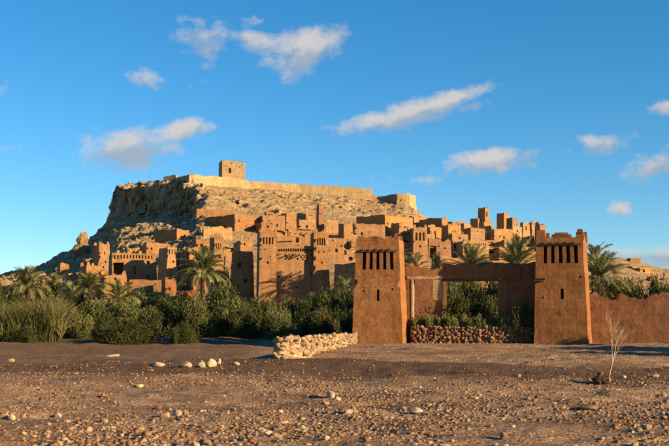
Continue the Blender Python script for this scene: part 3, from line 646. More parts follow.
# ------------------------------------------------------------------ the fortress on the hilltop
def rampart(pts, thick, label, name='rampart'):
    """pts: (px, top row, bottom row, distance)"""
    P0 = [(px2(a, D), D, zy(t, D), zy(b, D)) for a, t, b, D in pts]
    root = empty(name, (P0[0][0], P0[0][1], P0[0][3])); prop(root, label, 'wall')
    o = Vector(P0[0][:2])
    mb = MB()
    for i in range(len(P0) - 1):
        a, b = P0[i], P0[i + 1]; dv = Vector((b[0] - a[0], b[1] - a[1])); L_ = dv.length; nv = Vector((-dv.y, dv.x)).normalized() * thick
        g = lambda p, z, off: (p[0] - o.x + nv.x * off, p[1] - o.y + nv.y * off, z - P0[0][3])
        A, B, C, D_ = g(a, a[3] - 2, 0), g(b, b[3] - 2, 0), g(b, b[2], 0), g(a, a[2], 0)
        A2, B2, C2, D2 = g(a, a[3] - 2, 1), g(b, b[3] - 2, 1), g(b, b[2], 1), g(a, a[2], 1)
        hh_ = a[2] - a[3] + 2
        wallface(mb, A, B, C, D_, L_, hh_, .7); wallface(mb, B2, A2, D2, C2, L_, hh_, 1.2); wallface(mb, D_, C, C2, D2, L_, thick, .7)
        wallface(mb, A2, A, D_, D2, thick, hh_, .7); wallface(mb, B, B2, C2, C, thick, hh_, .7)
    v = np.array(mb.v); q = v * .5
    d_ = np.stack([fbm(q[:, 0], q[:, 1], q[:, 2], 3), fbm(q[:, 0] + 31, q[:, 1], q[:, 2], 3), fbm(q[:, 0], q[:, 1] + 57, q[:, 2], 4)], 1) - .5
    d_[:, 2] *= 2.0; v = v + d_ * .55
    link('wall', mesh_np('wall', v, mb.f, M['fort'], True, 32), root)
    return root
rampart([(189.5, 174.5, 187, 283), (222, 176.5, 188, 290), (250, 180.5, 190, 293), (300, 184.5, 193, 295), (345, 186.5, 196, 295), (372, 189, 199, 295)], 1.5, 'long pale rampart running along the crest of the hill')
rampart([(176, 177.5, 187, 305), (189.3, 174.6, 188, 283)], 1.2, 'dark shaded return wall at the left end of the crest rampart')
rampart([(164, 176, 182, 306), (176, 174, 184, 304)], 1.2, 'short sunlit wall stub beside the rampart on the cliff top')
rampart([(372, 192, 200, 300), (378, 196.5, 202, 300), (392, 194.5, 203, 297), (397, 194, 204, 292)], 1.2, 'low broken wall linking the rampart to the right-hand hilltop ruin')
rr_ = H(rh, 397, 410, 193.5, 206, 'hilltop ruin with a dark hollow top at the right end of the crest', yaw=10, d=8, D=288, mat='fort', rag=.6, wins=[], group=None, cat='ruin', amp=.3)
H(rh, 405, 418.5, 192.5, 211, 'rounded crumbling bastion beside the hilltop ruin', yaw=52, d=6, D=291, mat='fort', rag=1.2, group=None, cat='ruin', amp=.5, bat=.1)
H('watchtower', 222, 245.5, 160, 178, 'square ruined granary tower with a small door crowning the hill', cat='tower', yaw=20, d=4.5, D=296, mat='fort', wins=[(230, 170.5, 2.2, 5.2, 2), (231, 163.5, 1.3, 1.3, .8), (242.5, 164, 1.3, 1.6, .8), (240, 167, 1, 1, .6), (225, 166, 1, 1, .6)], rag=.7, group=None, cell=.6, bat=.012)

# rocks on the slope
def rock_mesh(name, seed, mat, sub=3, rough=.35, ang=0):
    import bmesh
    bm = bmesh.new(); bmesh.ops.create_icosphere(bm, subdivisions=sub, radius=1)
    v = np.array([q.co[:] for q in bm.verts]); q = v * .9 + seed * 7.7
    n_ = fbm(q[:, 0], q[:, 1], q[:, 2], 3); n2_ = fbm(q[:, 0] * 3, q[:, 1] * 3, q[:, 2] * 3, 2)
    v = v * (1 + (n_ - .5) * rough * 3 + (n2_ - .5) * rough * .6)[:, None]
    rs = np.random.RandomState(int(seed * 10) + 3)
    for k in range(5):       # chipped faces
        nn_ = rs.normal(size=3); nn_ /= np.linalg.norm(nn_); dd = v @ nn_; lim = .72
        v = v - np.outer(np.clip(dd - lim, 0, None) * .85, nn_)
    f = np.array([[x.index for x in fc.verts] for fc in bm.faces]); bm.free()
    return mesh_np(name, v, f, M[mat], True, 30 if ang == 0 else ang)
M['cliffrock'] = mud('dark_sandstone', (.30, .20, .11), (.48, .34, .2), .4, .6)
pr = empty('rock_pinnacle', (px2(82.5, 280), 280, zy(249, 280))); prop(pr, 'dark flat-topped rock pinnacle jutting out of the left hillside', 'rock')
link('rock', rock_mesh('rock', 2.1, 'cliffrock', 3, .4), pr, (0, 0, -.4), (0, 0, .3), (2.4, 2.0, 2.0))
link('rock', rock_mesh('rock', 5.3, 'cliffrock', 4, .45), pr, (-.1, 0, 2.6), (.05, .1, .8), (1.55, 1.5, 2.5))
RK = [rock_mesh('hillside_rock', 10 + i, 'hill', 2, .45) for i in range(6)]
k = 0
while k < 290:
    p_ = random.uniform(40, 425); D = random.uniform(190, 305)
    if p_ > 200 and random.random() < .35: continue
    Dr_ = float(np.interp(p_, DX, DY)); t_ = (D - 112) / (Dr_ - 112)
    if t_ > .96 or (p_ > 195 and t_ < .84) or (p_ < 100 and t_ < .5) or (100 < p_ < 200 and t_ < .62): continue
    x_ = px2(p_, D); s_ = random.choice((.35, .5, .7, 1.1)) * random.uniform(.7, 1.3)
    if t_ > .7: s_ *= .8
    if p_ < 200: s_ *= 1.4
    o = link('hillside_rock', RK[k % 6], None, (x_, D, hz(x_, D) + s_ * .15), (random.uniform(-.4, .4), random.uniform(-.4, .4), random.uniform(0, 6)), (s_ * 1.3, s_, s_ * .75))
    prop(o, 'sandstone block lying on the rocky slope of the hill', 'rock', 'loose blocks on the hillside'); k += 1

# ------------------------------------------------------------------ the gate: two towers, walls and doorways between them
GY = R(-12); gs, gc = math.sin(GY), math.cos(GY)
def gate_tower(xl, xr, D, label, yt, wl_, prof, holes, bl, br, zb=-.4, dep=3.3, seed=1, yaw=-12):
    GY = R(yaw); gs, gc = math.sin(GY), math.cos(GY)
    tl, tr = (xl - CX) / F, (xr - CX) / F; Lx = tl * D; w_ = D * (tr - tl) / (gc - tr * gs)
    base = gz(Lx + w_ / 2, D) + zb; h = zy(yt, D) - base
    root = empty('gate_tower', (Lx, D, base), GY); prop(root, label, 'tower', 'square mud towers of the gate')
    def U_(p): q = (p - CX) / F; return (q * D - Lx) / (gc - q * gs)
    def Z_(p, y): return zy(y, D + U_(p) * gs) - base
    hs_ = []
    for (a, b, y0, y1, dp, nm) in holes: hs_.append((U_(a), U_(b), Z_(a, y1), Z_(a, y0), dp, nm))
    # pixel x of a hole belongs to the battered face: undo the batter
    fix = []
    for (u0, u1, z0, z1, dp, nm) in hs_:
        zt = (z0 + z1) / 2 / h; L0, R0 = bl * zt, w_ - br * zt
        g = lambda u: (u - L0) / (R0 - L0) * w_
        fix.append((g(u0), g(u1), z0, z1, dp, nm))
    block(root, None, 0, w_, dep, h, bl, br, bf=.35, holes=fix, mat='mud_gate', cell=.28, amp=.055, rag=.12, angle=40)
    for (a, b, y1, nst) in prof:   # crenellations, stepped
        u0, u1 = U_(a), U_(b); z1 = Z_((a + b) / 2, y1)
        zc = h - .25
        for s_ in range(nst):
            ins = s_ * (u1 - u0) * .16
            zt = h + (z1 - h) * (s_ + 1) / nst
            warpbox('merlon', root, u0 + ins, u1 - ins, .37, .75, zc, zt, 'mud_gate', seed + s_, .05, .05, .2); zc = zt - .02
        if (a, b) in ((prof[0][0], prof[0][1]), (prof[-1][0], prof[-1][1])):
            warpbox('merlon', root, u0, u1, dep - .8, dep - .42, h - .25, z1, 'mud_gate', seed + 9, .05, .1, .2)
    for yy_ in (1.3, 2.1): warpbox('merlon', root, w_ - br - .42, w_ - br - .03, yy_, yy_ + .45, h - .25, h + .25, 'mud_gate', seed + yy_, .05, .08, .2)
    # string course of a long pole over the slots with pole ends sticking out
    sl_ = [q for q in fix if q[5] == 'slot']
    ztop = max(q[3] for q in sl_) + .03
    yb = .35 * ztop / h
    warpbox('beam', root, bl + .15, w_ - br - .1, yb - .07, yb + .06, ztop, ztop + .09, 'wood', seed, .02, 0, .5)
    for q in sl_:
        c_ = q[0] / w_ * (w_ - bl * .9 - br * .9) + bl * .9
        warpbox('beam_end', root, c_ - .05, c_ + .06, yb - .16, yb + .1, ztop + .1, ztop + .2, 'wood', seed, .015, 0, .5)
    return root, w_, h, U_, Z_
slotsL = [(a, b, 252, 269.5, .75, 'slot') for a, b in ((361.8, 365.4), (368.8, 372.2), (375.6, 379.0), (382.4, 385.8), (389.2, 392.8))]
TL = gate_tower(351.5, 403, 68.5, 'left gate tower with five tall slots and a narrow arrow slit', 238.5, 0,
    [(356, 363, 235.5, 1), (366, 382, 236.4, 1), (385.5, 391, 235.8, 1), (392.5, 398, 235.2, 1)],
    slotsL + [(376.6, 379.2, 289.5, 301, .8, 'window'), (362.2, 364, 290, 292.2, .6, 'window'), (391.2, 393, 288, 290.3, .6, 'window'), (372, 373, 257 + 20, 278.5, .3, 'window')], .28, .34, seed=3, dep=2.9)
slotsR = [(a, b, 245.5, 263, .75, 'slot') for a, b in ((543.3, 546.7), (550.8, 554.3), (558.6, 562.3), (566.4, 570), (574, 577.8))]
TR = gate_tower(534, 588.5, 66.5, 'right gate tower with stepped crown, five slots and one dark window', 236.5, 0,
    [(535.5, 544.5, 229.5, 1), (550, 571, 232, 2), (575, 583.5, 228.2, 2)],
    slotsR + [(560.4, 563.4, 289, 299.5, .9, 'window'), (579, 580.6, 275.5, 278, .6, 'window'), (542, 543.5, 296.5, 298.8, .6, 'window')], .1, .4, seed=7, yaw=-19, dep=3.6)
for (p_, y_) in ((539.5, 281), (541.5, 279)):
    u = TR[3](p_); z = TR[4](p_, y_); warpbox('putlog', TR[0], u - .35, u + .3, -.12, 0.35, z, z + .07, 'wood', 3, .01, 0, .5)
# fallen earth plinth and stones round the right tower foot
def gw(name, pxa, pxb, ya, yb, label, D0=70.6, th=.7, mat='mud_red', rag=.5, cell=.35, holes=(), grp=None, root=None, off=0.0, amp=.07, prof=None):
    """a wall in the gate plane from column pxa to pxb; holes in photo pixels"""
    t0 = (424 - CX) / F; L0 = Vector((t0 * D0, D0 + off))        # plane through this point, direction (gc, gs)
    def at(p): q = (p - CX) / F; u = (q * L0.y - L0.x) / (gc - q * gs); return u
    u0, u1 = at(pxa), at(pxb); a = L0 + Vector((gc, gs)) * u0; Dm = L0.y + (u0 + u1) / 2 * gs
    zb = zy(yb, Dm); h = zy(ya, Dm) - zb
    r = root or empty(name, (a.x, a.y, zb), GY)
    if not root: prop(r, label, 'wall', grp)
    hs_ = []
    for (pa, pb, y0, y1, dp, nm) in holes:
        dq = L0.y + at(pa) * gs; hs_.append((at(pa) - u0, at(pb) - u0, zy(y1, dq) - zb, zy(y0, dq) - zb, dp, nm))
    return r, u1 - u0, h, at, u0, L0, zb
# one gate wall: posts, lintel band and filled panels
gate = empty('gate_wall', (px2(411, 70.6), 70.6, -.2), GY); prop(gate, 'mud gate wall with two wide doorways and a lintel between the two towers', 'gate')
Lg = Vector((px2(411, 70.6), 70.6))
def gu(p): q = (p - CX) / F; return (q * Lg.y - Lg.x) / (gc - q * gs)
def gzz(p, y): return zy(y, Lg.y + gu(p) * gs) + .2
def gpiece(nm, pa, pb, yt, yb, y0, y1, mat, rag=0.0, cell=.3, amp=.05):
    u0, u1 = gu(pa), gu(pb); pm = (pa + pb) / 2
    za, zb = gzz(pm, yb), gzz(pm, yt)
    mb = MB(); c = [(u0, y0, za), (u1, y0, za), (u1, y1, za), (u0, y1, za)]; T = [(q[0], q[1], zb) for q in c]
    for k in range(4):
        k2 = (k + 1) % 4; wallface(mb, c[k], c[k2], T[k2], T[k], (u1 - u0) if k % 2 == 0 else (y1 - y0), zb - za, cell)
    wallface(mb, T[0], T[1], T[2], T[3], u1 - u0, y1 - y0, cell); wallface(mb, c[3], c[2], c[1], c[0], u1 - u0, y1 - y0, cell)
    v = warp(mb.v, pa * .1, amp, zb, rag, .9)
    return link(nm, mesh_np(nm, v, mb.f, M[mat], True, 40), gate)
gpiece('wall', 404, 413.3, 266, 345, 0, .8, 'mud_red', .3)
gpiece('lintel_wall', 413, 441.5, 266.5, 276, .02, .75, 'mud_gate', .35)
gpiece('lintel_wall', 441.5, 520, 261.5, 279.2, 0, .8, 'mud_gate', .42, .2, .08)
gpiece('lintel_beam', 407, 443, 276.2, 279.2, -.06, .8, 'mud_white', 0, .4, .015)
gpiece('lintel_beam', 442, 498, 279.4, 281, -.04, .7, 'wood', 0, .5, .02)
gpiece('door_jamb', 411.6, 413.6, 279.3, 329, -.05, .5, 'mud_white', 0, .4, .015)
gpiece('pillar', 433, 441.5, 279.3, 300, -.04, .7, 'mud_pale', 0, .3, .08)
gpiece('pillar_foot', 433.2, 441.3, 300, 345, -.02, .68, 'mud_gate', 0, .35, .04)
gpiece('pillar', 498, 507.5, 279.3, 345, .05, .8, 'mud_gate', 0, .35, .06)
gpiece('wall', 507.5, 537, 262, 345, .15, .9, 'mud_red', .6, .35, .08)
# inner wall seen through the left doorway
Lb = Vector((px2(404, 78), 78)); iw = empty('inner_wall', (Lb.x, Lb.y, 0), R(-6)); prop(iw, 'brown mud wall standing inside the left doorway of the gate', 'wall')
block(iw, None, 0, 3.3, .9, zy(274, 78), 0, 0, mat='mud_red', cell=.4, amp=.05, rag=.1)
bw = empty('garden_wall', (px2(436, 92), 92, 0), R(-8)); prop(bw, 'dark mud garden wall behind the shrubs inside the right doorway', 'wall')
block(bw, None, 0, 9.5, .9, 3.1, 0, 0, mat='mud_red', cell=.5, amp=.08, rag=.6)
# long eroded wall on the right
rw = empty('boundary_wall', (px2(590, 68), 68, gz(17, 68) - .5)); prop(rw, 'long reddish boundary wall with a crumbled top right of the gate', 'wall')
D1 = 68.5; x_a, x_b = px2(588.5, D1), px2(790, D1 - 3)
zb0 = gz(17, 68) - .5
Lw = x_b - x_a; rt = lambda p: zy(p, D1) - zb0
mb = MB(); hh_ = rt(290.5)
A, B = (0, 0, 0), (Lw, -3, 0); A2, B2 = (0, .75, 0), (Lw, -2.25, 0)
up = lambda q, z, o=.0: (q[0], q[1] + o, z)
wallface(mb, A, B, up(B, hh_, .12), up(A, hh_, .12), Lw, hh_, .14); wallface(mb, B2, A2, up(A2, hh_, -.12), up(B2, hh_, -.12), Lw, hh_, .4); wallface(mb, up(A, hh_, .12), up(B, hh_, .12), up(B2, hh_, -.12), up(A2, hh_, -.12), Lw, .5, .2)
wallface(mb, A2, A, up(A, hh_, .12), up(A2, hh_, -.12), .7, hh_, .3)
v = np.array(mb.v); top = v[:, 2] > hh_ - .01
pxv = CX + F * (v[:, 0] + x_a) / (v[:, 1] + D1)
prof = np.interp(pxv, [588, 590, 594, 598, 602, 606, 611, 616, 618, 622, 627, 630, 634, 640, 644, 650, 653, 658, 664, 669, 700, 790], [289, 290, 291.5, 296, 299, 298, 297, 298, 296, 296, 297.5, 299, 297, 296, 298, 295.5, 295.5, 297, 295, 295, 297, 296])
stp = (fbm(v[:, 0] * 1.6, v[:, 0] * 0 + 2, None, 3) - .5) * .4 + (_h(np.floor(v[:, 0] * 2.2), np.zeros(len(v)), np.zeros(len(v))) - .5) * .3 + (_h(np.floor(v[:, 0] * 5), np.zeros(len(v)), np.zeros(len(v))) - .5) * .22
v2_ = warp(mb.v, 5.5, .07, 99, 0, .9); v2_[:, 2] += (-(prof - 290.5) / F * D1 + stp) * np.clip((v[:, 2] - hh_ + .9) / .9, 0, 1)
rw.location = (x_a, D1, zb0)
link('wall', mesh_np('wall', v2_, mb.f, M['mud_red'], True, 40), rw)

# ------------------------------------------------------------------ plants
def leaf_quads(P_, size, rs, up=.6, asp=.32, tint=None):
    """one bent leaf sprig (two triangles) at every point"""
    n = len(P_); d = rs.normal(size=(n, 3)); d[:, 2] += up; d /= np.linalg.norm(d, axis=1)[:, None]
    e = np.cross(d, rs.normal(size=(n, 3))); e /= np.linalg.norm(e, axis=1)[:, None] + 1e-9
    L_ = size * rs.uniform(.6, 1.4, n)[:, None]; w_ = L_ * asp
    a = P_ - d * L_ * .5; b = P_ + e * w_ * .5; c = P_ + d * L_ * .5; f = P_ - e * w_ * .5
    V_ = np.stack([a, b, c, f], 1).reshape(-1, 3); Fq = np.arange(n * 4).reshape(n, 4)
    return V_, Fq
def tinted(me, vals, per):
    at = me.attributes.new('tint', 'FLOAT', 'POINT'); at.data.foreach_set('value', np.repeat(vals, per).astype(np.float32)); return me
def bush_mesh(seed, n, mat, lumps=9, leaf=.17, flat=.75, spiky=0.0, name='foliage'):
    """crown for a bush of width 2 and height about 1.5, standing on z=0"""
    rs = np.random.RandomState(seed); pts = []; tv = []
    for k in range(lumps):
        a = rs.uniform(0, 6.28); r_ = rs.uniform(0, .75) ** .8; c = np.array([math.cos(a) * r_, math.sin(a) * r_, rs.uniform(.35, 1.25) * (1.1 - r_ * .45) * flat])
        R_ = rs.uniform(.16, .42); m_ = int(n / lumps)
        d = rs.normal(size=(m_, 3)); d /= np.linalg.norm(d, axis=1)[:, None]
        rad = R_ * rs.uniform(.15, 1.25, m_) ** .6
        wob = 1 + .5 * (fbm(d[:, 0] * 2.2 + k * 5, d[:, 1] * 2.2, d[:, 2] * 2.2, 3) - .5) * 2
        p = c + d * (rad * wob)[:, None] * np.array([1, 1, .85]); p[:, 2] += spiky * rs.uniform(0, 1, m_) ** 4
        pts.append(p); tv.append(np.clip(rs.normal(.3 + rs.uniform(-.3, .35), .25, m_), 0, 1))
    m_ = n // 6; a = rs.uniform(0, 6.28, m_); r_ = rs.uniform(.2, .95, m_); pts.append(np.stack([np.cos(a) * r_, np.sin(a) * r_, rs.uniform(0, .4, m_)], 1)); tv.append(rs.uniform(0, .6, m_))
    P_ = np.concatenate(pts); P_[:, 2] = np.abs(P_[:, 2]); P_[:, 2] /= np.percentile(P_[:, 2], 99.3)
    P_[:, :2] /= np.percentile(np.hypot(P_[:, 0], P_[:, 1]), 97); V_, Fq = leaf_quads(P_, leaf, rs)
    return tinted(mesh_np(name, V_, Fq, M[mat]), np.concatenate(tv), 4)
def tube(pts, rads, sides=6):
    V_ = []; Fq = []
    for i, (p, r_) in enumerate(zip(pts, rads)):
        p = Vector(p); d = (Vector(pts[min(i + 1, len(pts) - 1)]) - Vector(pts[max(i - 1, 0)])).normalized()
        a = d.orthogonal().normalized() if abs(d.z) < .9 else Vector((1, 0, 0)).cross(d).normalized(); b = d.cross(a)
        for k in range(sides): t_ = 2 * math.pi * k / sides; V_.append(tuple(p + (a * math.cos(t_) + b * math.sin(t_)) * r_))
    for i in range(len(pts) - 1):
        for k in range(sides): Fq.append((i * sides + k, i * sides + (k + 1) % sides, (i + 1) * sides + (k + 1) % sides, (i + 1) * sides + k))
    return V_, Fq
def branches_mesh(seed, n=7, mat='bark', hgt=.9, spread=.6, r0=.05):
    rs = random.Random(seed); V_ = []; Fq = []
    for k in range(n):
        a = rs.uniform(0, 6.28); s_ = rs.uniform(.2, spread); pts = [(0.05 * math.cos(a), .05 * math.sin(a), -.1)]
        for j in range(1, 5): t_ = j / 4; pts.append((math.cos(a + rs.uniform(-.15, .15)) * s_ * t_ ** 1.2, math.sin(a + rs.uniform(-.15, .15)) * s_ * t_ ** 1.2, hgt * t_ * rs.uniform(.8, 1.1)))
        v_, f_ = tube(pts, [r0 * (1 - .8 * j / 4) for j in range(5)], 5); o = len(V_); V_ += v_; Fq += [tuple(i + o for i in q) for q in f_]
    return mesh_np('branches', V_, np.array(Fq), M[mat], True)
BU = {'olive': [bush_mesh(i, 15000, 'olive', 16, .10, .8, .5) for i in range(4)], 'dark': [bush_mesh(20 + i, 14000, 'darkleaf', 16, .105, .8, .35) for i in range(4)],
      'low': [bush_mesh(40 + i, 9000, 'darkleaf', 14, .08, .5, .15) for i in range(2)], 'feather': [bush_mesh(50 + i, 16000, 'olive', 18, .11, .95, .9) for i in range(2)],
      'yellow': [bush_mesh(60 + i, 2600, 'reed', 8, .2, .6, .5) for i in range(3)]}
BR = [branches_mesh(i) for i in range(3)]
NB = [0]
def bush(kind, px_, D, wpx, ytop, label, cat='bush', group='bushes along the dry riverbed', z=None, name='bush', ybase=None):
    NB[0] += 1; x_ = px2(px_, D); zb = gz(x_, D) - .05 if z is None else z
    r_ = wpx / F * D / 2; h = zy(ytop, D) - zb
    root = empty(name, (x_, D, zb), random.uniform(0, 6.28)); prop(root, label, cat, group)
    me = BU[kind][NB[0] % len(BU[kind])]; hz_ = 1.0
    link('foliage', me, root, (0, 0, 0), (0, 0, 0), (r_ * 1.08, r_ * 1.08, h / hz_))
    if kind != 'yellow': link('branches', BR[NB[0] % 3], root, (0, 0, 0), (0, 0, 0), (r_, r_, h * .8))
    return root
# three rows of bushes left of the gate, between the river and the village
bush('low', 130, 76, 62, 321, 'low wide dark bush spreading in front of the others on the left bank')
bush('low', 184, 75, 26, 324, 'small round dark bush standing alone in front of the row on the bank', z=-.7)
bush('low', 24, 77, 40, 326, 'low dark scrub in front of the reeds at the left edge'); bush('dark', 48, 79, 26, 318, 'small dark bush in front of the right end of the reeds')
bush('dark', 108, 80, 30, 316, 'dark bush behind the left end of the low wide bush')
B1 = [('olive', 70, 84, 38, 311, 'grey-green bush at the right end of the reeds'), ('olive', 96, 86, 40, 304, 'tall grey-green bush under the twin left palms'),
      ('olive', 122, 86, 44, 303, 'broad rounded grey-green bush behind the low wide one'), ('dark', 150, 88, 34, 310, 'dark bush in front of the arched doorway'),
      ('dark', 170, 84, 34, 306, 'dark green bush below the reddish tower'), ('olive', 197, 84, 40, 302, 'grey-green bush beneath the trunk of the single palm'),
      ('feather', 222, 86, 44, 291, 'tall feathery tamarisk just right of the single palm'), ('dark', 244, 82, 34, 308, 'dark bush below the feathery tamarisk'),
      ('dark', 262, 84, 36, 306, 'dark green bush at the foot of the left kasbah tower'), ('olive', 283, 80, 36, 312, 'grey-green bush in front of the middle of the kasbah'),
      ('dark', 304, 83, 36, 304, 'dark green bush below the palm shadow on the kasbah wall'), ('olive', 322, 80, 32, 310, 'grey-green bush behind the stone wall'),
      ('dark', 340, 82, 36, 299, 'tall dark bush left of the left gate tower'), ('dark', 352, 78, 22, 312, 'narrow dark bush touching the left gate tower')]
for b in B1: bush(*b)
B2 = [('dark', 20, 95, 50, 301, 'dark bush under the leftmost palm'), ('olive', 58, 95, 44, 300, 'grey-green bush behind the reeds'), ('dark', 84, 97, 40, 297, 'dark bush between the left palms'),
      ('dark', 128, 98, 40, 297, 'dark bush behind the broad rounded one'), ('olive', 156, 97, 36, 297, 'pale grey-green bush near the arched doorway'), ('dark', 184, 95, 44, 297, 'dark bush just left of the single palm trunk'),
      ('olive', 214, 97, 44, 292, 'grey-green bush behind the feathery tamarisk'), ('dark', 240, 96, 40, 300, 'dark bush between tamarisk and kasbah'),
      ('olive', 268, 97, 40, 302, 'grey-green bush behind the dark one at the kasbah foot'), ('dark', 290, 98, 40, 303, 'dark bush right under the kasbah facade'),
      ('olive', 313, 97, 36, 298, 'grey-green bush under the right kasbah tower'), ('dark', 333, 96, 38, 291, 'big dark bush right of the kasbah'), ('olive', 352, 96, 30, 292, 'grey-green bush half hidden by the left gate tower')]
for b in B2: bush(*b)
B3 = [('dark', -8, 106, 44, 285, 'tall dark bush added at the left edge to darken the slope'), ('dark', 22, 108, 46, 282, 'big dark bush added behind the leftmost palm to darken the slope'), ('dark', 52, 106, 40, 287, 'dark rounded bush added behind the small palm to darken the slope foot'), ('dark', 76, 107, 34, 290, 'dark bush at the slope foot left of the square tower'), ('olive', 140, 106, 34, 296, 'pale bush in the back row under the arched doorway'), ('dark', 170, 106, 34, 298, 'dark bush in the back row under the reddish tower')]  # first three added to stand in for the shade on the left slope
for b in B3: bush(*b)
# reeds
rs = np.random.RandomState(5); n = 9000
pxr = rs.uniform(-40, 62, n); Dr_ = rs.uniform(78, 86, n); xr = px2(pxr, Dr_); zr = ground_z(xr, Dr_)
Hh = rs.uniform(1.2, 2.7, n) * (.35 + 1.1 * fbm(xr * .8, Dr_ * .6, o=3)) * 1.12; lean = rs.normal(0, .34, (n, 2)); wd = rs.uniform(.010, .026, n); an = rs.uniform(0, 3.14, n)
e = np.stack([np.cos(an) * wd, np.sin(an) * wd, an * 0], 1); p0 = np.stack([xr, Dr_, zr], 1); p1 = p0 + np.stack([lean[:, 0] * .4 * Hh, lean[:, 1] * .4 * Hh, Hh * .6], 1); p2 = p0 + np.stack([lean[:, 0] * 1.3 * Hh, lean[:, 1] * 1.3 * Hh, Hh], 1)
V_ = np.stack([p0 - e, p0 + e, p1 + e * 1.6, p1 - e * 1.6, p1 - e * 1.6, p1 + e * 1.6, p2 + e * .3, p2 - e * .3], 1).reshape(-1, 3)
rd = link('reeds', tinted(mesh_np('reeds', V_, np.arange(n * 8).reshape(-1, 4), M['reed']), rs.uniform(0, 1, n), 8)); prop(rd, 'thick stand of tall green and yellowish reeds at the left edge of the bank', 'reeds', kind='stuff')

# palms
def frond_mesh(seed, e0, e1, mat='palm', stations=34, ll=.27, name='frond'):
    rs = random.Random(seed); pts = []; p = Vector((0, 0, 0)); L_ = 1.0; V_ = []; Fq = []; tv = []
    el = R(e0)
    for i in range(stations + 1):
        t_ = i / stations; pts.append((p.copy(), el)); el = R(e0 + (e1 - e0) * t_ ** 1.3); p = p + Vector((math.cos(el), 0, math.sin(el))) * (L_ / stations)
    r = .011
    for i in range(stations):
        a, b = pts[i][0], pts[i + 1][0]; k = len(V_); r1 = r * (1 - i / stations * .8); V_ += [(a.x, -r1, a.z), (a.x, r1, a.z), (b.x, r1 * .95, b.z), (b.x, -r1 * .95, b.z)]; Fq.append((k, k + 1, k + 2, k + 3)); tv += [.6] * 4
    for i in range(3, stations + 1):
        t_ = i / stations; pr_ = math.sin(min(1, t_ * 1.25) * math.pi * .5) * (1 - max(0, t_ - .55) * 1.2); ln = ll * pr_ * rs.uniform(.85, 1.1)
        a, el = pts[i]; f = Vector((math.cos(el), 0, math.sin(el))); u = Vector((-math.sin(el), 0, math.cos(el)))
        for sd in (-1, 1):
            dr = (f * .75 + Vector((0, sd, 0)) * .85 + u * rs.uniform(.1, .45)).normalized(); tip = a + dr * ln + Vector((0, 0, -.22 * ln)); md = a + dr * ln * .5
            wv = f * .0125; k = len(V_); V_ += [tuple(a - wv), tuple(a + wv), tuple(md + wv * 1.1 + u * .0), tuple(md - wv * 1.1)]; Fq.append((k, k + 1, k + 2, k + 3))
            k = len(V_); V_ += [tuple(md - wv * 1.1), tuple(md + wv * 1.1), tuple(tip + wv * .15), tuple(tip - wv * .15)]; Fq.append((k, k + 1, k + 2, k + 3)); q = rs.uniform(0, .7); tv += [q] * 8
    me = mesh_np(name, V_, np.array(Fq), M[mat]); at = me.attributes.new('tint', 'FLOAT', 'POINT'); at.data.foreach_set('value', np.array(tv, dtype=np.float32)); return me
FR = {'sup': [frond_mesh(21, 84, 66), frond_mesh(22, 74, 48)], 'smid': [frond_mesh(23, 58, 22), frond_mesh(24, 46, 8), frond_mesh(25, 36, -4)], 'slow': [frond_mesh(26, 24, -18), frond_mesh(27, 12, -24)],
      'up': [frond_mesh(1, 82, 30), frond_mesh(2, 74, 10)], 'mid': [frond_mesh(3, 56, -25), frond_mesh(4, 48, -40), frond_mesh(9, 62, -5)], 'low': [frond_mesh(5, 26, -62), frond_mesh(6, 12, -66)], 'dry': [frond_mesh(7, -25, -86, 'drypalm', 18, .2), frond_mesh(8, -45, -88, 'drypalm', 18, .2)]}
def trunk_mesh(h, r_, lean, seed):
    rs = random.Random(seed); pts = []; rad = []; n_ = max(6, int(h / .22))
    for i in range(n_ + 1):
        t_ = i / n_; pts.append((lean[0] * t_ ** 2, lean[1] * t_ ** 2, h * t_)); rad.append(r_ * (1.25 - .3 * t_) * (1.0 if i % 2 else 1.16) * rs.uniform(.96, 1.04))
    v_, f_ = tube(pts, rad, 10); return mesh_np('trunk', v_, np.array(f_), M['bark'], False)
def palm(px_, D, ycrown, L_, label, n=38, dry=8, zb=None, lean=(0, 0), star=False, name='palm_tree', r_=.2, seed=1, group='date palms around the village', cat='palm tree', X_=None, hc=None):
    rs = random.Random(seed * 31); x_ = px2(px_, D) if X_ is None else X_; zb = (gz(x_, D) if D < 104 else hz(x_, D)) - .3 if zb is None else zb
    h = (zy(ycrown, D) if hc is None else hc) - zb
    root = empty(name, (x_, D, zb)); prop(root, label, cat, group)
    h_ = max(h, .4); link('trunk', trunk_mesh(h_, r_, lean, seed), root)
    for i in range(n):
        k = i / n; a = i * 2.39996 + rs.uniform(-.2, .2)
        kind = 'up' if k < .24 else ('mid' if k < (.8 if star else .62) else 'low')
        kind = 's' + kind if star else kind
        me = FR[kind][i % len(FR[kind])]; s_ = L_ * 1.12 * rs.uniform(.85, 1.1)
        link('frond', me, root, (lean[0], lean[1], h_ + rs.uniform(-.1, .05)), (rs.uniform(-.15, .15), rs.uniform(-.16, .12), a), (s_, s_, s_))
    for i in range(dry):
        me = FR['dry'][i % 2]; s_ = L_ * rs.uniform(.5, .75); link('frond', me, root, (lean[0], lean[1], h_ - .15), (0, rs.uniform(-.2, .2), i * 2.4 + 1), (s_, s_, s_))
palm(28, 96, 288, 2.35, 'leftmost date palm, full crown above the reeds', seed=1, n=40)
palm(55, 99, 292, 2.0, 'small date palm directly right of the leftmost palm', seed=2, n=32)
palm(90, 96, 291, 2.1, 'date palm in front of the plain house left of the low windowed house', seed=3, n=38)
palm(119, 93, 301, 2.0, 'date palm with low arching fronds in front of the low windowed house', seed=4, n=36)
palm(72, 101, 300, 1.8, 'half hidden young palm between the left palm pairs', seed=12, n=26)
palm(203, 94, 275, 2.6, 'tall single date palm with drooping fronds left of the kasbah', seed=5, n=52, dry=12)
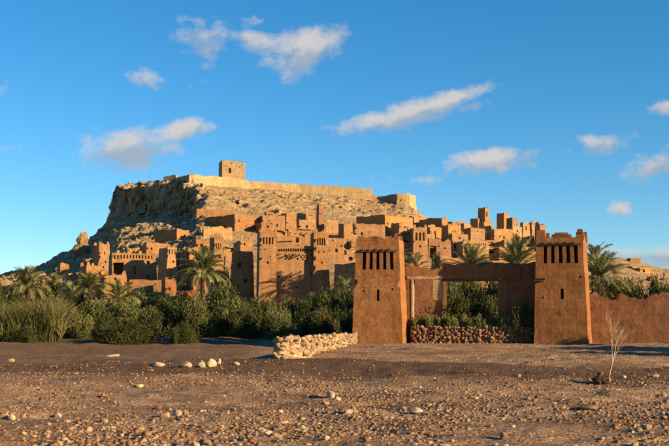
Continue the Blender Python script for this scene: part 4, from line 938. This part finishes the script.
palm(472, 97, 273, 2.45, 'palm with a star-shaped crown above the middle of the gate wall', seed=6, n=34, star=True, dry=4)
palm(517, 88, 268, 2.45, 'big palm with a star-shaped crown left of the right gate tower', seed=7, n=40, star=True, dry=6)
palm(437, 100, 268, 1.4, 'small bright young palm peeping over the gate wall', seed=8, n=20, star=True, dry=0)
palm(416, 96, 268, 1.5, 'small dark palm tip directly beside the left gate tower', seed=9, n=14, star=True, dry=0)
palm(600, 78, 280, 2.1, 'date palm rising behind the right gate tower', seed=10, n=44, dry=4)
palm(594, 84, 266, 2.0, 'taller dark palm right behind the edge of the right gate tower', seed=14, n=30, dry=2)
# two palms behind the left gate tower that throw their shadow onto the kasbah
palm(384, 109.5, 264, 2.4, 'palm hidden behind the left gate tower, its shadow on the kasbah', seed=15, n=36, dry=3, X_=4.0, hc=8.2)
palm(372, 110, 272, 2.4, 'shorter palm hidden behind the left gate tower', seed=16, n=34, dry=3, X_=6.4, hc=7.7)
palm(345, 103, 290, 1.6, 'young palm low beside the left gate tower', seed=17, n=24, dry=2)

# inside the gate and beyond the right wall
GI = 'shrubs growing inside the gate'
for b in [('dark', 425, 82, 34, 303, 'dark shrub filling the left doorway of the gate'), ('olive', 452, 84, 36, 280, 'tall grey-green shrub at the left side of the wide doorway'), ('dark', 472, 86, 44, 284, 'dark shrub in the middle of the wide doorway'),
          ('olive', 490, 83, 36, 280, 'tall grey-green shrub at the right side of the wide doorway'), ('dark', 460, 79, 44, 298, 'low dark shrub in front inside the wide doorway'), ('dark', 492, 78, 40, 299, 'low dark shrub inside the right end of the wide doorway'),
          ('low', 440, 78, 34, 307, 'low dark shrub between the two doorways')]: bush(*b, group=GI)
bush('olive', 524, 67.9, 26, 304, 'leafy shrub against the shaded wall by the right gate tower', group=GI); bush('low', 509, 68.1, 18, 314, 'small leafy shrub left of the one against the shaded wall', group=GI)
GB = 'bushes behind the right boundary wall'
for b in [('dark', 612, 76, 36, 286, 'dark bush directly right of the palm behind the tower'), ('olive', 634, 80, 34, 289, 'grey-green bush behind the middle of the boundary wall'), ('dark', 652, 84, 36, 283, 'tall dark bush behind the boundary wall'),
          ('olive', 668, 78, 34, 285, 'grey-green bush at the right edge behind the boundary wall'), ('dark', 700, 84, 40, 280, 'dark bush behind the far right end of the wall'), ('dark', 628, 92, 40, 286, 'dark bush in the back row behind the boundary wall'), ('olive', 597, 74.5, 18, 285, 'grey-green bush squeezed between tower and boundary wall')]: bush(*b, group=GB)
for i in range(17):
    p_ = 417 + i * 6.4 + random.uniform(-1.5, 1.5); bush('yellow', p_, 69.7 + random.uniform(-.3, .3) - (p_ - 417) * .017, random.uniform(10, 15), random.uniform(314, 319), 'yellow-green tussock on top of the rubble wall below the gate', 'plant', 'tussocks on the rubble wall under the gate', z=zy(328, 69), name='tussock')
bush('low', 640, 66, 26, 343, 'flat dark scrub at the foot of the boundary wall', group=None)

# ------------------------------------------------------------------ rubble walls laid stone by stone
STN = [rock_mesh('stone', 30 + i, 'stone', 2, .42, 24) for i in range(5)]
STP = [rock_mesh('stone', 36 + i, 'stone_pale', 2, .42, 24) for i in range(4)]
STR = [rock_mesh('stone', 42 + i, 'stone_red', 2, .42, 24) for i in range(4)]
def rubble(name, A, B, ha, hb, thick, label, lib, core, nx, rows, z0a, z0b, jit=.45):
    """A, B ground ends (x, y); stones face the side to the right of A->B"""
    A = Vector(A); B = Vector(B); dv = B - A; L_ = dv.length; ang = math.atan2(dv.y, dv.x)
    root = empty(name, (A.x, A.y, z0a), ang); prop(root, label, 'wall')
    mb = MB(); zf = lambda t_: (z0b - z0a) * t_; hf_ = lambda t_: ha + (hb - ha) * t_
    n_ = 24
    for i in range(n_):
        a, b = i / n_, (i + 1) / n_; w1 = thick
        q = lambda t_, y, k: (L_ * t_, y, zf(t_) + (hf_(t_) * .9 if k else -.5))
        mb.quad(q(a, 0, 0), q(b, 0, 0), q(b, .06, 1), q(a, .06, 1)); mb.quad(q(b, w1, 0), q(a, w1, 0), q(a, w1 - .05, 1), q(b, w1 - .05, 1)); mb.quad(q(a, .06, 1), q(b, .06, 1), q(b, w1 - .05, 1), q(a, w1 - .05, 1))
    mb.quad((0, w1, -.5), (0, 0, -.5), (0, .06, ha * .9), (0, w1 - .05, ha * .9)); mb.quad((L_, 0, zf(1) - .5), (L_, w1, zf(1) - .5), (L_, w1 - .05, zf(1) + hb * .9), (L_, .06, zf(1) + hb * .9))
    link('core', mesh_np('core', warp(mb.v, 3.3, .05, 99, 0, 1.2), mb.f, M[core], True, 40), root)
    k = 0; sx_ = L_ / nx
    for j in range(rows):
        for i in range(nx):
            t_ = (i + .5 + (j % 2) * .5 + random.uniform(-jit, jit)) / nx
            if t_ > 1: continue
            hh_ = hf_(t_) / rows; z = zf(t_) + (j + .45 + random.uniform(-.3, .3)) * hh_
            s_ = hh_ * .6 * random.uniform(.6, 1.5); o = link('stone', lib[k % len(lib)], root, (L_ * t_, random.uniform(-.03, .06), z), (random.uniform(-.6, .6), random.uniform(-.6, .6), random.uniform(0, 6.28)), (min(sx_ * .9, s_ * 1.9) * random.uniform(.6, 1.25), s_ * random.uniform(.8, 1.4), s_ * random.uniform(.7, 1.1))); k += 1
    for i in range(int(thick / .14)):
        for j in range(rows): s_ = ha / rows * .62; link('stone', lib[(i + j) % len(lib)], root, (random.uniform(-.12, .05), .08 + i * .14 + random.uniform(-.06, .06), (j + .45 + random.uniform(-.25, .25)) * ha / rows), (random.uniform(-.6, .6), random.uniform(-.6, .6), random.uniform(0, 6)), (s_ * random.uniform(.7, 1.3), s_ * 1.4, s_ * random.uniform(.6, 1.2)))
    return root
wx0, wy0 = px2(285, 40.0), 40.0; wx1, wy1 = px2(357, 66), 66.0
rubble('stone_wall', (wx0, wy0), (wx1, wy1), zy(336.5, 40) - gz(wx0, wy0) + .0, zy(333, 66) - gz(wx1, wy1), .5, 'low pale dry-stone wall running from the river bank to the left gate tower', STN, 'fort', 44, 7, gz(wx0, wy0), gz(wx1, wy1))
rubble('rubble_wall', (px2(413, 69.2), 69.2), (px2(531, 67.2), 67.2), zy(326, 69.2) + .05, zy(326.5, 67.2) + .05, .9, 'dark rubble stone wall across the foot of the gate doorways', STR, 'mud_red', 42, 7, -.05, -.05)

# boulders and stones of the riverbed
BO = [rock_mesh('boulder', 60 + i, 'stone', 3, .3, 26) for i in range(5)]; BP = [rock_mesh('boulder', 70 + i, 'stone_pale', 3, .3, 26) for i in range(5)]; BRR = [rock_mesh('boulder', 80 + i, 'stone_red', 3, .3, 26) for i in range(3)]
def onground(px_, py_):
    Ds = np.exp(np.linspace(math.log(10), math.log(80), 700)); z = ground_z(px2(px_, Ds), Ds); y = HY - F * (z - EYE) / Ds
    i = np.argmax(y <= py_); D = float(Ds[i]); return px2(px_, D), D, float(z[i])
def boulder(px_, py_, wpx, hpx, label, lib=BO, name='boulder', group=None, seed=0, cat='boulder'):
    x_, D, z = onground(px_, py_); rx = wpx / F * D / 2; rz_ = hpx / F * D / 2
    o = link(name, lib[seed % len(lib)], None, (x_, D, z + rz_ * .5), (random.uniform(-.15, .15), random.uniform(-.15, .15), random.uniform(-.5, .5)), (rx * 1.1, rx * .85, rz_ * 1.15)); prop(o, label, cat, group)
GBK = 'pale boulders on the edge of the old channel'
boulder(158, 366, 11, 5.5, 'pale squared boulder leftmost in the row along the channel edge', BP, group=GBK, seed=0)
boulder(186.5, 367, 11, 6.5, 'pale angular boulder third from the stone wall end of the channel row', BP, group=GBK, seed=1)
boulder(201.5, 367, 6, 7.5, 'upright rounded pale boulder in the channel row', BP, group=GBK, seed=2)
boulder(211, 366.5, 10, 8, 'largest rounded pale boulder in the channel row', BP, group=GBK, seed=3)
boulder(219, 364.5, 4.5, 7.5, 'slim upright pale boulder touching the largest one', BP, group=GBK, seed=4)
boulder(236, 365, 9, 4, 'flat pale boulder at the right end of the channel row', BP, group=GBK, seed=1)
boulder(11, 361.5, 6, 4, 'pale boulder at the far left of the channel edge', BP, group=GBK, seed=2)
boulder(112, 357, 12, 3, 'thin flat pale slab lying on the dark channel floor', BP, group=GBK, seed=2)
boulder(5, 419, 8, 8, 'upright stone at the left edge of the foreground', BO, seed=0)
boulder(12, 420, 9, 7, 'pale stone leaning on the upright one at the left edge', BP, seed=1)
boulder(58, 418, 8, 5, 'pale domed stone alone in the left foreground', BP, seed=3)
boulder(67, 423, 8, 4, 'flat stone right of the pale domed stone', BO, seed=2)
boulder(88, 431, 8, 5, 'round stone near the bottom left', BO, seed=4)
boulder(165, 417, 10, 6, 'low dark stone left of the foreground pair', BO, seed=0)
boulder(177, 416, 9, 8, 'round tan stone of the foreground pair', BO, seed=1)
boulder(186, 415, 6, 7, 'small upright stone right of the round tan one', BO, seed=2)
boulder(139, 387.5, 8, 4.5, 'pale stone on the smooth silt in the left middle ground', BP, seed=0)
boulder(147, 436, 10, 6, 'reddish flat stone at the bottom left of centre', BRR, seed=1)
boulder(140, 431, 9, 5, 'pale flat stone above the reddish one', BP, seed=4)
boulder(129, 445, 9, 5, 'orange stone on the bottom edge', BRR, seed=2)
boulder(331, 398, 8, 9, 'upright dark wedge stone in the middle of the foreground', BO, seed=3)
boulder(337, 401, 8, 5, 'pale stone at the foot of the wedge stone', BP, seed=1)
boulder(348, 414, 11, 6, 'flat tan stone right of centre in the foreground', BO, seed=0)
boulder(416, 413, 14, 6.5, 'wide pale loaf-shaped boulder right of centre', BP, seed=1)
boulder(504, 439, 9, 8, 'round orange-brown boulder at the lower right', BRR, seed=0)
boulder(596, 406, 6, 6, 'dark pointed stone right of the low stone heap', BO, seed=3)
boulder(589, 410, 18, 6, 'dark low heap of stone at the right foreground', BRR, seed=2)
boulder(616, 428, 8, 5, 'orange flat stone in the right foreground', BRR, seed=1)
boulder(316, 397, 10, 3, 'thin flat slab left of the wedge stone', BO, seed=4)
boulder(655, 377, 6, 4, 'white stone at the right edge near the bare sapling', BP, seed=2)
boulder(624, 378, 4, 3, 'small white stone right of the bare sapling', BP, seed=0)
boulder(276, 437, 12, 5, 'broad low stone at the bottom centre', BO, seed=2)
boulder(205, 444, 12, 6, 'stone cut by the bottom edge left of centre', BO, seed=1)
GS = 'cobbles scattered over the riverbed'
cnt = 0
while cnt < 250:
    p_ = random.uniform(-40, 720); y_ = 372 + 80 * random.random() ** .8
    if vn(np.array([p_ / 60]), np.array([y_ / 14]))[0] < .35: continue
    w_ = 2.2 + 5.5 * random.random() ** 2.2; w_ *= (.5 + .5 * (y_ - 360) / 60)
    boulder(p_, y_, w_, w_ * random.uniform(.45, .75), ('tan cobble among the gravel of the dry riverbed', 'tan cobble among the gravel of the dry riverbed', 'sun-bleached pale cobble among the gravel of the dry riverbed', 'red-brown cobble among the gravel of the dry riverbed')[cnt % 4], (BO, BO, BP, BRR)[cnt % 4], 'cobble', GS, cnt, 'stone'); cnt += 1
# the gravel itself
rs = np.random.RandomState(3); base = np.array([[0, 0, 1], [.9, 0, .3], [.28, .85, .25], [-.72, .52, .3], [-.7, -.55, .3], [.3, -.85, .3], [.5, .4, -.5], [-.5, .3, -.5], [0, -.6, -.5]])
bf = np.array([[0, 1, 2], [0, 2, 3], [0, 3, 4], [0, 4, 5], [0, 5, 1], [1, 6, 2], [2, 6, 7], [2, 7, 3], [3, 7, 4], [4, 7, 8], [4, 8, 5], [5, 8, 1], [1, 8, 6]])
def gravel(n, mat, sz, dmin, dmax, powr, name, label):
    D = np.exp(rs.uniform(math.log(dmin), math.log(dmax), n * 3)); p_ = rs.uniform(-120, 790, n * 3); X_ = px2(p_, D)
    keep = fbm(X_ * .35 + 3, D * .35, o=3) + rs.uniform(-.16, .16, n * 3) > .5
    in_belt = (D > 28) & (D < 36); keep &= ~(in_belt & (rs.uniform(size=n * 3) < .6))
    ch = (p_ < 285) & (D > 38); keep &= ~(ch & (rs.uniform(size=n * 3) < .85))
    D = D[keep][:n]; X_ = X_[keep][:n]; n = len(D); z = ground_z(X_, D)
    s_ = sz * rs.uniform(.25, 1, n) ** powr * 1.0; s_ = np.maximum(s_, D * D * 1.05e-5)
    a = rs.uniform(0, 6.28, n); tl = rs.normal(0, .25, (n, 2))
    B_ = base[None] * (1 + rs.uniform(-.3, .3, (n, len(base), 1))) * np.stack([s_ * rs.uniform(.8, 1.5, n), s_ * rs.uniform(.7, 1.1, n), s_ * rs.uniform(.3, .75, n)], 1)[:, None]
    ca, sa = np.cos(a)[:, None], np.sin(a)[:, None]; bx = B_[..., 0] * ca - B_[..., 1] * sa; by = B_[..., 0] * sa + B_[..., 1] * ca
    bz = B_[..., 2] + bx * tl[:, :1] + by * tl[:, 1:]
    V_ = np.stack([bx + X_[:, None], by + D[:, None], bz + z[:, None] + (s_ * .02)[:, None]], -1).reshape(-1, 3)
    Fq = (bf[None] + (np.arange(n) * len(base))[:, None, None]).reshape(-1, 3)
    prop(link(name, mesh_np(name, V_, Fq, M[mat])), label, 'gravel', kind='stuff')
gravel(17000, 'stone', .052, 10, 62, 2.8, 'gravel', 'tan gravel strewn over the whole riverbed')
gravel(1300, 'stone_pale', .06, 10, 62, 2.6, 'gravel', 'pale pebbles strewn over the riverbed')
gravel(16000, 'stone_red', .06, 10, 62, 2.6, 'gravel', 'brown pebbles strewn over the riverbed')

# bare sapling growing out of a clump of flood debris
sx0, sD, sz0 = onground(605, 384)
root = empty('bare_sapling', (sx0, sD, sz0)); prop(root, 'leafless pale sapling leaning right out of a dark root clump', 'sapling', None)
sc_ = sD / F
rs2 = random.Random(4)
def grow(p, d, L_, r_, lvl, V_, Fq):
    pts = [p]; dd = Vector(d); q = Vector(p)
    for i in range(5): dd = (dd + Vector((rs2.uniform(-.1, .1), rs2.uniform(-.1, .1), rs2.uniform(-.02, .08)))).normalized(); q = q + dd * L_ / 5; pts.append(tuple(q))
    v_, f_ = tube(pts, [r_ * (1 - .13 * i) for i in range(6)], 5); o = len(V_); V_ += v_; Fq += [tuple(i + o for i in f) for f in f_]
    if lvl > 0:
        for i in range(4 if lvl > 2 else (3 if lvl > 1 else 5)):
            a = rs2.randint(1 if lvl < 3 else 3, 5); nd = (dd + Vector((rs2.uniform(-.75, .75), rs2.uniform(-.7, .7), rs2.uniform(-.1, .35)))).normalized()
            grow(pts[a], nd, L_ * rs2.uniform(.5, .75), r_ * .5, lvl - 1, V_, Fq)
V_ = []; Fq = []
grow((.05, 0, 0), (.3, 0, .95), 36 * sc_, .027, 4, V_, Fq)
link('trunk', mesh_np('trunk', V_, np.array(Fq), M['deadwood'], True), root)
V_ = []; Fq = []
for i in range(60):
    a = rs2.uniform(0, 6.28); st_ = (rs2.uniform(-.2, .1), rs2.uniform(-.15, .15), rs2.uniform(-.02, .1)); d_ = Vector((math.cos(a), math.sin(a) * .6, rs2.uniform(.1, 1.3))).normalized(); L_ = rs2.uniform(.1, .32)
    pts = [st_] + [tuple(Vector(st_) + d_ * L_ * t_ + Vector((rs2.uniform(-.03, .03),) * 3)) for t_ in (.4, .7, 1)]
    v_, f_ = tube(pts, [.014, .012, .008, .004], 4); o = len(V_); V_ += v_; Fq += [tuple(i + o for i in f) for f in f_]
link('twig_tangle', mesh_np('twig_tangle', V_, np.array(Fq), M['root'], True), root)
for i, (a, b, c, s_) in enumerate(((-.2, 0, .12, .14), (-.05, .05, .1, .13), (.08, 0, .08, .1), (-.12, .05, .25, .09))):
    link('root_clod', BRR[i % 3] if i == 2 else rock_mesh('root_clod', 90 + i, 'root', 2, .6), root, (a, b, c), (i, 0, i), (s_, s_, s_))

# trees added out of view at right to shade the apron and tower feet
def big_tree(x_, y_, h, r_, label, seed):
    root = empty('added_shade_tree', (x_, y_, gz(x_, y_) - .2 if abs(x_ / y_) < .55 else -1.2)); prop(root, label, 'tree', 'unseen trees added to cast shade')
    link('trunk', branches_mesh(seed, 5, 'bark', .75, .5, .06), root, (0, 0, 0), (0, 0, 0), (r_ * .9, r_ * .9, h)); link('foliage', BU['dark'][seed % 4], root, (0, 0, h * .42), (0, 0, seed), (r_, r_, h * .42))
big_tree(29, 57, 6.0, 2.6, 'tamarisk tree added out of view by the boundary wall to cast shade', 1)
big_tree(24, 44, 5.0, 2.2, 'smaller tamarisk tree added out of view to cast shade', 2)
big_tree(26, 49, 5.5, 2.4, 'round tamarisk tree between two others, added out of view to cast shade', 3)

# low thorn bushes dotting the bare slope under the rampart
TH = [bush_mesh(90 + i, 260, 'darkleaf', 5, .3, .7, .1) for i in range(3)]
k = 0
while k < 110:
    p_ = random.uniform(205, 430); D = random.uniform(225, 296); Dr_ = float(np.interp(p_, DX, DY)); t_ = (D - 112) / (Dr_ - 112)
    if t_ > .97 or t_ < .82: continue
    x_ = px2(p_, D); s_ = random.uniform(.3, .8)
    prop(link('thorn_bush', TH[k % 3], None, (x_, D, hz(x_, D) - .1), (0, 0, k), (s_, s_, s_ * .8)), 'small dark thorn bush on the bare slope under the rampart', 'bush', 'thorn bushes on the bare slope'); k += 1
